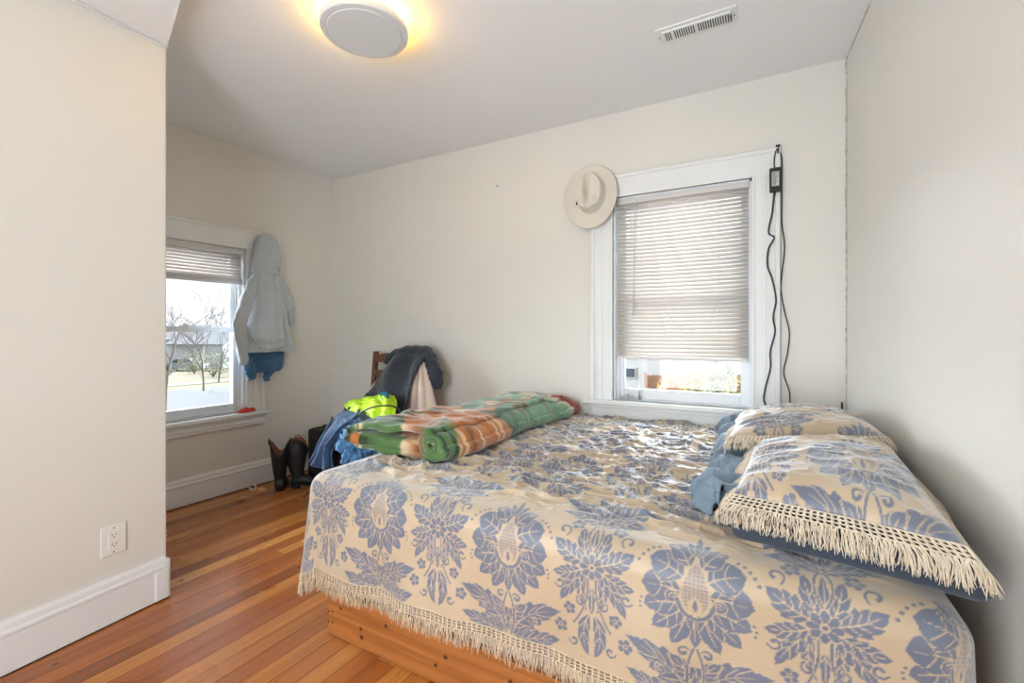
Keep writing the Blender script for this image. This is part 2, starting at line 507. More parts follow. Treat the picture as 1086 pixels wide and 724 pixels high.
W1 = dict(u0=BWX - .812, u1=BWX - .056, z0=.737, z1=1.975)
W2 = dict(u0=-1.53, u1=-.772, z0=.564, z1=1.762)
wall('wall_back', BW, -.14, BWX + .357 + .14, M_wall, [(W1['u0'], W1['u1'], W1['z0'], W1['z1'])])
wall('wall_left', LW, -3.6, 0, M_wall, [(W2['u0'], W2['u1'], W2['z0'], W2['z1'])])
wall('wall_right', RW, 0, 3.62, M_wallgloss)
# near left wall: the face of the closet, its end face turned to the alcove
mb = MB()
a0 = NL @ Vector((-1.85, 0, 0)); a1 = NL @ Vector((0, 0, 0)); e1 = Vector((-3.376, 1.10, 0)); e0 = Vector((-3.40, -.84, 0))
mb.loft([[Vector((p.x, p.y, z)) for p in (a0, a1, e1, e0)] for z in (-.05, ZS + .02)])
o = mb.build('wall_closet', M_wall); tag(o, kind='structure')
bv = o.modifiers.new('soft_corner', 'BEVEL'); bv.width = .008; bv.segments = 2
mb = MB(); mb.box(-3.55, -1.25, -.12, 0, -.05, 2.62); mb.box(-.3, .75, -.12, 0, -.05, 2.62); mb.box(-1.25, -.3, -.12, 0, 2.06, 2.62)  # unseen doorway opening, put in to let light enter from behind the camera
tag(mb.build('wall_front', M_wall, M=Matrix.Translation((0, Y_FRONT, 0))), kind='structure')
mb = MB()
for (x0, x1, z0, z1) in ((-1.34, -1.25, 0, 2.15), (-.3, -.21, 0, 2.15), (-1.25, -.3, 2.06, 2.15)): mb.box(x0, x1, 0, .02, z0, z1, .003)
tag(mb.build('door_1', M_trim, M=Matrix.Translation((0, Y_FRONT, 0))), kind='structure')
mb = MB(); mb.box(-3.6, .9, -2.2, 3.0, -.1, 0)
tag(mb.build('floor', M_floor), kind='structure')
mb = MB(); mb.box(-3.6, .9, -1.0, 3.0, ZC, ZC + .12)
# lowered part of the ceiling over the near end of the room
A_ = Vector((-2.285, 1.012)); B_ = Vector((-1.904, .889)); d_ = (B_ - A_).normalized()
q = [A_ - d_ * 1.25, A_ + d_ * 2.95, Vector((.9, -1.0)), Vector((-3.6, -1.0))]
mb.loft([[Vector((p.x, p.y, z)) for p in q] for z in (ZS, ZC + .01)])
tag(mb.build('ceiling', M_ceil), kind='structure')
# landing beyond the door
mb = MB(); mb.box(-2.2, .7, -2.3, -2.2, -.05, 2.6); mb.box(-2.3, -2.2, -2.2, -.92, -.05, 2.6); mb.box(.7, .8, -2.2, -.92, -.05, 2.6); mb.box(-2.3, .8, -2.3, -.92, 2.5, 2.6)
tag(mb.build('wall_landing', M_wall), kind='structure')


def baseboard(name, fr, u0, u1, h=.175):
    mb = MB()
    prof = [(0, 0), (-.018, 0), (-.018, h - .05), (-.022, h - .046), (-.022, h - .036), (-.017, h - .03), (-.015, h - .012), (-.010, h), (0, h)]
    mb.loft([[Vector((u, y, z + .006)) for y, z in prof] for u in (u0, u1)])
    return tag(mb.build(name, M_trim, M=fr), kind='structure')


baseboard('baseboard_left', LW, -1.72, -.0)
baseboard('baseboard_back', BW, .02, BWX + .33)
baseboard('baseboard_right', RW, .02, 3.5)
baseboard('baseboard_closet', NL, -1.8, -.012)
mb = MB(); mb.box(-.055, -.004, -.024, .0, .006, .13, .003); mb.box(-.03, .004, -.02, .03, .006, .17, .004)
tag(mb.build('trim_1', M_trim, M=NL), kind='structure')
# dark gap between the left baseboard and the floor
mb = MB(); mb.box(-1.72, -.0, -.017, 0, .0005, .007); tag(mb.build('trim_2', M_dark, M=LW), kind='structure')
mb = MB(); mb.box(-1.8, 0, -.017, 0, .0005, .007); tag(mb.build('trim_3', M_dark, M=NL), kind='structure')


def bead(name, p0, p1, r, amp, mat, gaps=True):
    n = int((Vector(p1) - Vector(p0)).length / .012); p0 = Vector(p0); p1 = Vector(p1)
    pts = [p0.lerp(p1, i / n) + Vector([random.uniform(-amp, amp) for _ in range(3)]) for i in range(n + 1)]
    mb = MB(); mb.tube(pts, [r * random.uniform(.6, 1.3) for _ in pts], 6)
    return tag(mb.build(name, mat, smooth=True), kind='structure')


bead('trim_4', (.357, 2.758, .6), (.357, 2.758, 2.49), .0045, .0022, M_caulk)
bead('trim_5', (.357, 2.755, 2.497), (RW @ Vector((1.6, 0, 2.497))), .003, .002, M_caulk)
p = NL @ Vector((0, -.004, ZS - .006)); p2 = NL @ Vector((-1.7, -.004, ZS - .006)); bead('trim_6', p, p2, .005, .0012, M_trim)


# ------------------------------------------------------------------ windows
def window(n, fr, w, cw, top, ends, apron_z, storm=None, wall_t=.14):
    e = empty('window_%d' % n, M=fr); tag(e, kind='structure')
    u0, u1, z0, z1 = w['u0'], w['u1'], w['z0'], w['z1']
    cl, cR = cw
    mb = MB()   # casing: flat boards with a raised back band and an inner bead
    for (a, b) in ((u0 - cl, u0), (u1, u1 + cR)):
        mb.box(a, b, -.018, 0, z0, top, .002)
        ob = a if a < u0 else b - .022
        mb.box(ob, ob + .022, -.030, 0, z0, top - .018, .004)
        ib = b - .014 if a < u0 else a
        mb.box(ib, ib + .014, -.024, 0, z0, z1 + .012, .004)
        mb.box((a + b) / 2 - .014, (a + b) / 2 + .002, -.0205, 0, z0, z1, .002)
    mb.box(u0 - cl, u1 + cR, -.020, 0, z1, top, .002)
    mb.box(u0 - cl, u1 + cR, -.030, 0, top - .02, top, .004)
    mb.box(u0 - .0, u1 + .0, -.024, 0, z1, z1 + .012, .004)
    mb.build('casing', M_trim, e)
    mb = MB()   # jamb liner and stops
    t = .012
    mb.box(u0, u0 + t, 0, wall_t, z0, z1); mb.box(u1 - t, u1, 0, wall_t, z0, z1); mb.box(u0, u1, 0, wall_t, z1 - t, z1); mb.box(u0, u1, .02, wall_t + .04, z0 - .03, z0 + .008)
    for a, b in ((u0 + t, u0 + t + .014), (u1 - t - .014, u1 - t)):
        mb.box(a, b, .036, .05, z0, z1); mb.box(a, b, .078, .09, z0, z1)
    mb.build('jamb', M_vinyl, e)
    mb = MB(); mb.box(u0 - cl - ends[0], u1 + cR + ends[1], -.055, .035, z0 - .028, z0, .006); mb.build('stool', M_trim, e)
    mb = MB(); h = z0 - .028
    mb.box(u0 - cl, u1 + cR, -.022, 0, apron_z, h, .003); mb.box(u0 - cl, u1 + cR, -.032, 0, h - .022, h, .004); mb.box(u0 - cl, u1 + cR, -.028, 0, apron_z + .02, apron_z + .034, .003)
    mb.build('apron', M_trim, e)
    zm = (z0 + z1) / 2 + (0 if n == 1 else .01)
    for k, (v, za, zb) in enumerate(((.052, z0 + .008, zm + .018), (.092, zm - .018, z1 - t))):
        mb = MB(); sw = .042; a, b = u0 + t + .002, u1 - t - .002; bt = .06 if k == 0 else .036; tp = .036
        mb.box(a, a + sw, v, v + .03, za, zb, .003); mb.box(b - sw, b, v, v + .03, za, zb, .003)
        mb.box(a + sw, b - sw, v, v + .03, za, za + bt, .003); mb.box(a + sw, b - sw, v, v + .03, zb - tp, zb, .003)
        s = mb.build('sash', M_vinyl, e)
        mb = MB(); mb.box(a + sw - .004, b - sw + .004, v + .012, v + .017, za + bt - .004, zb - tp + .004); mb.build('pane', M_glass, s)
        if k == 0:
            mb = MB(); c = (a + b) / 2; mb.box(c - .03, c + .03, v - .002, v + .028, zb, zb + .01, .003); mb.box(c - .008, c + .03, v + .0, v + .014, zb + .01, zb + .018, .002); mb.build('lock', M_white, s)
    if storm:
        mb = MB(); mb.box(u0 + .01, u1 - .01, wall_t - .008, wall_t + .004, storm - .01, storm + .01)
        for a in (u0 + .006, u1 - .03): mb.box(a, a + .024, wall_t - .008, wall_t + .004, z0, z1)
        mb.build('storm_rail', M_vinyl, e)
    return e


window(1, BW, W1, (.138, .13), 2.112, (.05, .045), .607)
window(2, LW, W2, (.14, .141), 1.905, (.04, .036), .463, storm=1.36)


def blind(fr, w, zbot, label, n_open=None, wand_u=None, cords=(), tilt=60, pitch=.0224, cord_drop=None):
    u0, u1, z1 = w['u0'] + .014, w['u1'] - .014, w['z1'] - .012
    e = empty('window_blind', M=fr @ Matrix.Translation((0, 0, zbot)))
    tag(e, label, 'blind', 'white mini blinds in the two windows')
    O = -zbot
    mb = MB(); mb.box(u0, u1, .004, .034, z1 - .028 + O, z1 + O, .002); mb.build('headrail', M_rail, e)
    stack = .0
    zt = z1 - .04; zb_ = zbot + .03 + (n_open or 0) * .0028; n = round((zt - zb_) / pitch); pitch = (zt - zb_) / n; n += 1
    mb = MB(); ct, st = math.cos(R(tilt)), math.sin(R(tilt)); hw = .0125
    for i in range(n):
        zc = zt - i * pitch; s = random.uniform(-.0006, .0006)
        tl = tilt + random.uniform(-3, 3); ct, st = math.cos(R(tl)), math.sin(R(tl))
        pr = []
        for q_ in (-1, -.33, .33, 1):
            y = q_ * hw; b_ = .0016 * (1 - q_ * q_)
            pr.append((y * ct - b_ * st, y * st + b_ * ct))
        for j in range(3):
            mb.bm.faces.new([mb.bm.verts.new(p) for p in ((u0 + .004, .019 + pr[j][0], zc + pr[j][1] + O + s), (u1 - .004, .019 + pr[j][0], zc + pr[j][1] + O - s),
                                                          (u1 - .004, .019 + pr[j + 1][0], zc + pr[j + 1][1] + O - s), (u0 + .004, .019 + pr[j + 1][0], zc + pr[j + 1][1] + O + s))])
    bmesh.ops.remove_doubles(mb.bm, verts=mb.bm.verts, dist=1e-5)
    o = mb.build('slats', M_slat, e, smooth=True); m = o.modifiers.new('thickness', 'SOLIDIFY'); m.thickness = .0006
    mb = MB(); mb.box(u0 + .003, u1 - .003, .007, .031, 0, .018, .003)
    if n_open:
        for i in range(n_open): mb.box(u0 + .004, u1 - .004, .006, .031, .0185 + i * .0028, .0205 + i * .0028)
    mb.build('bottom_rail', M_rail, e)
    mb = MB()
    for u in cords:
        mb = MB()
        for dv in (.004, .034): mb.tube([(u, dv, .01), (u, dv, z1 - .02 + O)], .0011, 6)
        mb.box(u - .001, u + .001, .004, .034, .0, .012)
        mb.build('ladder_cord', M_white, e)
    if wand_u is not None:
        mb = MB(); mb.tube([(wand_u[0], -.006, wand_u[2] + O), (wand_u[1], -.008, wand_u[3] + O)], .0035, 8); mb.tube([(wand_u[0], -.006, wand_u[2] + O), (wand_u[0], .006, wand_u[2] + .015 + O)], .0018, 6)
        mb.build('wand', M_rail, e, smooth=True)
    if cord_drop:
        u, za, zb = cord_drop; mb = MB()
        for d in (-.003, .003): mb.tube([(u + d, .002, za + O), (u + d * .5, .0, zb + .05 + O)], .0011, 6)
        cdp = mb.build('lift_cord', M_white, e)
        mb = MB(); mb.lathe([(.001, zb + .055 + O), (.004, zb + .05 + O), (.005, zb + .03 + O), (.009, zb + .018 + O), (.009, zb + .003 + O), (.001, zb + O)], 12, Matrix.Translation((u, 0, 0)))
        mb.build('tassel', simple('grey_tassel', hexc(130, 138, 140), .4), cdp, smooth=True)
    return e


blind(BW, W1, .988, 'white mini blind lowered most of the way in the window above the bed', wand_u=(BWX - .677, BWX - .690, 1.93, 1.25),
      cords=(BWX - .655, BWX - .215), cord_drop=(BWX - .655, .99, .745))
blind(LW, W2, 1.50, 'short white mini blind drawn up high in the window beside the hoodie', n_open=10, cords=(-.92, -1.38))

# ------------------------------------------------------------------ outside
ZG = -3.2
M_grass = simple('winter_lawn', hexc(92, 82, 58), .9, nscale=.5, namp=.25)
M_road = simple('grey_asphalt', hexc(68, 70, 74), .8, nscale=1, namp=.08)
M_walk = simple('pale_concrete', hexc(94, 92, 88), .8, nscale=1, namp=.05)
M_siding = simple('white_siding', hexc(170, 171, 172), .7, nscale=1, namp=.04)
M_roof = simple('grey_shingle', hexc(104, 106, 110), .8, nscale=4, namp=.15)
M_winp = simple('dark_pane', hexc(64, 74, 84), .2)
M_bark = simple('grey_bark', hexc(112, 104, 98), .9, nscale=10, namp=.2)
M_fence = wood('weathered_fence', hexc(150, 118, 98), hexc(172, 140, 116), scale=(8, 8, 1))
M_leaf = simple('autumn_leaf', hexc(176, 164, 110), .7, nscale=1.5, namp=.4)
mb = MB(); mb.box(-150, 60, -60, 150, ZG - .3, ZG); tag(mb.build('lawn', M_grass), kind='structure')
dv = LW.to_3x3() @ Vector((0, 1, 0))
for nm, a, b, mt, hh in (('driveway', 6, 12, M_walk, .02), ('sidewalk', 16, 19.5, M_walk, .03), ('road', 22, 36, M_road, .02), ('verge_walk', 39, 41, M_walk, .04)):
    mb = MB(); mb.box(-60, 60, a, b, ZG, ZG + hh); tag(mb.build(nm, mt, M=LW), kind='structure')


def house(x, y, rz, w, d, h, rh, label, wins, dx=0):
    e = empty('house', (x, y, ZG), rz); tag(e, label, 'house', 'neighbouring houses')
    mb = MB(); mb.box(-w / 2, w / 2, -d / 2, d / 2, 0, h)
    mb.loft([[Vector((a, -d / 2, h)), Vector((a, 0, h + rh)), Vector((a, d / 2, h))] for a in (-w / 2, w / 2)]); mb.build('wall', M_siding, e)
    for s in (-1, 1):
        mb = MB(); t = .18; ov = .35
        p = [(s * (d / 2 + ov), h - ov * rh / (d / 2)), (0, h + rh), (0, h + rh + t), (s * (d / 2 + ov), h + t - ov * rh / (d / 2))]
        mb.loft([[Vector((a, yy, zz)) for yy, zz in p] for a in (-w / 2 - .3, w / 2 + .3)]); mb.build('roof', M_roof, e)
    for (side, a, z, ww, hh) in wins:
        mb = MB()
        if side == 'x': mb.box(w / 2 - .02, w / 2 + .06, a - ww / 2 - .1, a + ww / 2 + .1, z - .1, z + hh + .1)
        else: mb.box(a - ww / 2 - .1, a + ww / 2 + .1, -d / 2 - .06, -d / 2 + .02, z - .1, z + hh + .1)
        f = mb.build('window_frame', M_siding, e)
        mb = MB()
        if side == 'x': mb.box(w / 2 + .05, w / 2 + .08, a - ww / 2, a + ww / 2, z, z + hh)
        else: mb.box(a - ww / 2, a + ww / 2, -d / 2 - .08, -d / 2 - .05, z, z + hh)
        mb.build('pane', M_winp, f)
    return e


def outp(px, dist):
    r = ray(px, 353); return Vector((r.x * dist, r.y * dist, ZG))


p = outp(190, 70); house(p.x, p.y, R(25), 9, 8, 3.4, 2.0, 'white gabled house left in the view through the left window', [('x', -2, 1, 1.2, 1.3), ('x', 1.5, 1, 1.2, 1.3)])
p = outp(228, 60); house(p.x, p.y, R(25), 7, 6.5, 3.0, 2.0, 'smaller white gabled house right in the view through the left window', [('x', -1.5, 1, 1, 1.2), ('x', 1.3, 1, 1, 1.2)])
p = outp(655, 26); house(p.x - 2.2, p.y + 10, R(0), 4.6, 6, 4.2, 1.8, 'white house side with two small windows behind the bedside window', [('y', 1.0, 1.2, .9, .6), ('y', 1.1, 2.6, .6, .3)])


def tree(name, x, y, h, spread, seed, label, group, levels=6, lean=0, tr=.09, z=ZG, mat=None, cat='tree'):
    rnd = random.Random(seed); mb = MB()

    def br(p, d, L, r, lv):
        n = 4; pts = [p]; q_ = p.copy(); dd = d.copy()
        for i in range(n):
            dd = (dd + Vector([rnd.uniform(-.16, .16) for _ in range(3)])).normalized(); q_ = q_ + dd * L / n; pts.append(q_.copy())
        mb.tube(pts, [r * (1 - .4 * i / n) for i in range(n + 1)], 5 if lv < levels - 1 else 4, caps=False)
        if lv <= 0: return
        for k in range(rnd.choice((2, 3, 3))):
            a = pts[rnd.choice((2, 3, 4))]
            nd = (dd + Vector([rnd.uniform(-1, 1) * spread for _ in range(2)] + [rnd.uniform(-.2, .5) * spread])).normalized()
            br(a, nd, L * rnd.uniform(.6, .82), r * .58, lv - 1)
    br(Vector((0, 0, 0)), Vector((lean, 0, 1)).normalized(), h * .34, tr, levels)
    o = mb.build(name, mat or M_bark); o.location = (x, y, z)
    tag(o, label, cat, group); return o


for i, (px, d, h, sp, sd, lb) in enumerate(((176, 22, 9, .9, 3, 'large bare tree arching over the street at the left window'), (232, 40, 9, .8, 5, 'bare tree rising right of the far houses'),
                                         (205, 52, 8, .8, 11, 'slender bare tree among the far houses'), (216, 34, 8.5, .8, 21, 'bare branching tree before the white gabled houses'))):
    p = outp(px, d); tree('bare_tree', p.x, p.y, h, sp, sd, lb, 'bare winter trees')


def shrub(px, d, w, h, seed, label, mat, n=900, z=ZG, name='shrub', group='shrubs outside'):
    rnd = np.random.default_rng(seed); p = outp(px, d)
    e = empty(name, (p.x, p.y, z)); tag(e, label, 'shrub', group)
    v = rnd.normal(size=(n, 3)); v /= np.linalg.norm(v, axis=1, keepdims=True); rad = rnd.uniform(.4, 1, (n, 1)) ** .5
    c = v * rad * np.array([w / 2, w / 2, h / 2]) + np.array([0, 0, h / 2 + .1])
    t1 = rnd.normal(size=(n, 3)); t1 /= np.linalg.norm(t1, axis=1, keepdims=True); t2 = np.cross(t1, rnd.normal(size=(n, 3))); t2 /= np.linalg.norm(t2, axis=1, keepdims=True)
    s = .10
    V = np.stack([c - t1 * s, c + t2 * s * .45, c + t1 * s, c - t2 * s * .45], 1).reshape(-1, 3)
    me = bpy.data.meshes.new('foliage'); me.from_pydata(V.tolist(), [], [(4 * i, 4 * i + 1, 4 * i + 2, 4 * i + 3) for i in range(n)]); link('foliage', me, mat, e)
    mb = MB(); r2 = random.Random(seed)
    for k in range(9): mb.tube([(0, 0, 0), (r2.uniform(-.2, .2) * w, r2.uniform(-.2, .2) * w, h * .4), (r2.uniform(-.45, .45) * w, r2.uniform(-.45, .45) * w, h * .85)], [.05, .03, .01], 5)
    mb.build('stem', M_bark, e)


M_leaf2 = simple('olive_leaf', hexc(128, 136, 104), .7, nscale=1.5, namp=.4)
M_leaf3 = simple('russet_leaf', hexc(196, 150, 108), .7, nscale=1.5, namp=.3)
shrub(712, 24.5, 1.5, 2.3, 1, 'russet shrub in front of the timber fence', M_leaf3)
shrub(738, 23, 1.5, 2.6, 2, 'pale yellow shrub in the middle of the window view', M_leaf)
shrub(764, 20.6, 1.5, 3.0, 3, 'tall olive shrub right of the window view', M_leaf2)
shrub(783, 20, 1.4, 2.4, 4, 'low yellow shrub at the right edge of the bedside window', M_leaf)
shrub(206, 49, 3, 2.2, 5, 'grey green hedge at the foot of the far houses', M_leaf2, n=700)
shrub(226, 45, 3.4, 2.4, 6, 'bushy olive hedge right of the far houses', M_leaf2, n=700)
p = outp(770, 25); tree('bare_tree', p.x, p.y, 8, .8, 31, 'slim bare tree behind the shrubs at the bedside window', 'bare winter trees')
e = empty('timber_fence', (0, 0, ZG)); tag(e, 'weathered timber picket fence beyond the bedside window', 'fence')
pa, pb = outp(684, 28), outp(800, 28)
mb = MB(); n = 46
for i in range(n):
    q_ = pa.lerp(pb, i / n) - Vector((0, 0, ZG)); mb.box(q_.x, q_.x + .15, q_.y, q_.y + .03, 0, 1.75 + .05 * (i % 2))
mb.build('pickets', M_fence, e)
for i in range(6):
    q_ = pa.lerp(pb, i / 5) - Vector((0, 0, ZG)); mb = MB(); mb.box(q_.x - .06, q_.x + .06, q_.y + .04, q_.y + .16, 0, 1.95); mb.build('post', M_fence, e)
# parked car
p = outp(196, 53); e = empty('parked_car', p, R(-50)); tag(e, 'grey car parked in front of the far houses', 'car')
M_car = simple('silver_car_paint', hexc(132, 144, 158), .3, coat=.5)
mb = MB(); mb.loft([[Vector((sx * .85, y, z)) for sx in (-1,) for y, z in ((-2.1, .3), (-2.15, .75), (-1.2, .9), (-.7, 1.38), (.8, 1.4), (1.5, .95), (2.1, .85), (2.15, .3))], [Vector((.85, y, z)) for y, z in ((-2.1, .3), (-2.15, .75), (-1.2, .9), (-.7, 1.38), (.8, 1.4), (1.5, .95), (2.1, .85), (2.15, .3))]])
mb.build('car_body', M_car, e)
mb = MB(); mb.loft([[Vector((sx, y, z)) for y, z in ((-1.05, .93), (-.65, 1.32), (.75, 1.33), (1.35, .96))] for sx in (-.87, .87)]); mb.build('side_window', M_winp, e)
for sx in (-.8, .8):
    for y in (-1.35, 1.35):
        mb = MB(); mb.tube([(sx - .1, y, .32), (sx + .1, y, .32)], .32, 20); mb.build('wheel', M_sole, e)

# ------------------------------------------------------------------ damask figure, drawn on one repeat
TW, TH, RES = .50, .56, .00125
gx = (np.arange(int(TW / RES)) + .5) * RES - TW / 2; gy = (np.arange(int(TH / RES)) + .5) * RES - TH / 2
FX, FY = np.meshgrid(gx, gy, indexing='ij'); FIG = np.zeros_like(FX); SPK = np.zeros_like(FX)


def each(cx, pts_fn):
    for sx in (1, -1):
        for ox in (-TW, 0, TW):
            for oy in (-TH, 0, TH): yield lambda P, sx=sx, ox=ox, oy=oy: np.stack([cx + sx * P[:, 0] + ox, P[:, 1] + oy], 1)


def fill(P, val):
    x0, y0 = P.min(0) - .002; x1, y1 = P.max(0) + .002
    i0, i1 = np.searchsorted(gx, (x0, x1)); j0, j1 = np.searchsorted(gy, (y0, y1))
    if i1 <= i0 or j1 <= j0: return
    X = FX[i0:i1, j0:j1]; Y = FY[i0:i1, j0:j1]; ins = np.zeros(X.shape, bool); Q = np.roll(P, -1, 0)
    for (ax, ay), (bx, by) in zip(P, Q):
        if ay == by: continue
        c = ((ay > Y) != (by > Y)) & (X < (bx - ax) * (Y - ay) / (by - ay) + ax); ins ^= c
    FIG[i0:i1, j0:j1][ins] = val


def stroke(P, w, val):
    P = np.asarray(P, float); w = np.broadcast_to(np.asarray(w, float), (len(P),))
    for k in range(len(P) - 1):
        a, b = P[k], P[k + 1]; m = max(w[k], w[k + 1]) + .001
        x0, y0 = np.minimum(a, b) - m; x1, y1 = np.maximum(a, b) + m
        i0, i1 = np.searchsorted(gx, (x0, x1)); j0, j1 = np.searchsorted(gy, (y0, y1))
        if i1 <= i0 or j1 <= j0: continue
        X = FX[i0:i1, j0:j1]; Y = FY[i0:i1, j0:j1]; d = b - a; L = max(d @ d, 1e-12)
        t = np.clip(((X - a[0]) * d[0] + (Y - a[1]) * d[1]) / L, 0, 1)
        dist = np.hypot(X - a[0] - t * d[0], Y - a[1] - t * d[1]); FIG[i0:i1, j0:j1][dist < (w[k] + (w[k + 1] - w[k]) * t)] = val


def bez(p0, p1, p2, n=30):
    t = np.linspace(0, 1, n)[:, None]; p0, p1, p2 = map(np.asarray, (p0, p1, p2)); return (1 - t) ** 2 * p0 + 2 * t * (1 - t) * p1 + t * t * p2


def leaf(cx, p0, p1, p2, Wd, ser=4, amp=.28, veins=3, one=0, pw=.8):
    C = bez(p0, p1, p2, 60); t = np.linspace(0, 1, 60); T = np.gradient(C, axis=0); T /= np.linalg.norm(T, axis=1, keepdims=True); Nn = np.stack([-T[:, 1], T[:, 0]], 1)
    saw = ((t * ser) % 1) ** .7
    w = Wd * np.sin(np.pi * t ** pw) ** .75 * (1 - amp + amp * saw * 1.35) * np.minimum(1, (1 - t) * 7 + .2)
    L = C + Nn * w[:, None]; Rr = C - Nn * w[:, None]
    outl = np.concatenate([L, Rr[::-1]])
    g = .0022; w2 = w + g
    big = np.concatenate([C + Nn * w2[:, None], (C - Nn * w2[:, None])[::-1]])
    for f in each(cx, None):
        fill(f(big), 0)
        fill(f(outl), 1)
        if veins:
            stroke(f(C[:50]), np.linspace(.0020, .0007, 50), 0)
            for k in range(veins):
                i = int(60 * (.16 + .60 * k / max(veins, 1)))
                for s in (1, -1):
                    e_ = C[min(i + 11, 59)] + s * Nn[min(i + 11, 59)] * w[min(i + 11, 59)] * .78
                    stroke(f(bez(C[i], C[i] + T[i] * .004 + s * Nn[i] * w[i] * .3, e_, 6)), .0012, 0)


def scroll(cx, c, r, a0, turns, w=.0032, grow=.35):
    th = np.linspace(0, turns * 2 * np.pi, 26); rr = r * (grow + (1 - grow) * th / th[-1])
    s = np.stack([c[0] + rr * np.cos(a0 + th), c[1] + rr * np.sin(a0 + th)], 1)
    for f in each(cx, None): stroke(f(s), .0022 + w * .9, 0)
    for f in each(cx, None): stroke(f(s), np.linspace(w * 1.3, w * .6, len(s)), 1)


def flower(cx, c, r, pet=6, ring=.3):
    th = np.linspace(0, 2 * np.pi, 72, endpoint=False); rr = r * (.68 + .32 * np.abs(np.cos(th * pet / 2)))
    P = np.stack([c[0] + rr * np.cos(th), c[1] + rr * np.sin(th)], 1); Bg = np.stack([c[0] + (rr + .0025) * np.cos(th), c[1] + (rr + .0025) * np.sin(th)], 1)
    for f in each(cx, None):
        fill(f(Bg), 0); fill(f(P), 1)
        C_ = np.stack([c[0] + r * ring * np.cos(th), c[1] + r * ring * np.sin(th)], 1); fill(f(C_), 0)
        C_ = np.stack([c[0] + r * ring * .55 * np.cos(th), c[1] + r * ring * .55 * np.sin(th)], 1); fill(f(C_), 1)
        for k in range(pet):
            a = (k + .5) * 2 * np.pi / pet; stroke(f(np.array([[c[0] + r * ring * np.cos(a), c[1] + r * ring * np.sin(a)], [c[0] + r * .8 * np.cos(a), c[1] + r * .8 * np.sin(a)]])), .0008, 0)


def dots(cx, pts, r=.0042):
    for q_ in pts:
        th = np.linspace(0, 2 * np.pi, 12, endpoint=False)
        for f in each(cx, None): fill(f(np.stack([q_[0] + r * np.cos(th), q_[1] + r * np.sin(th)], 1)), 1)


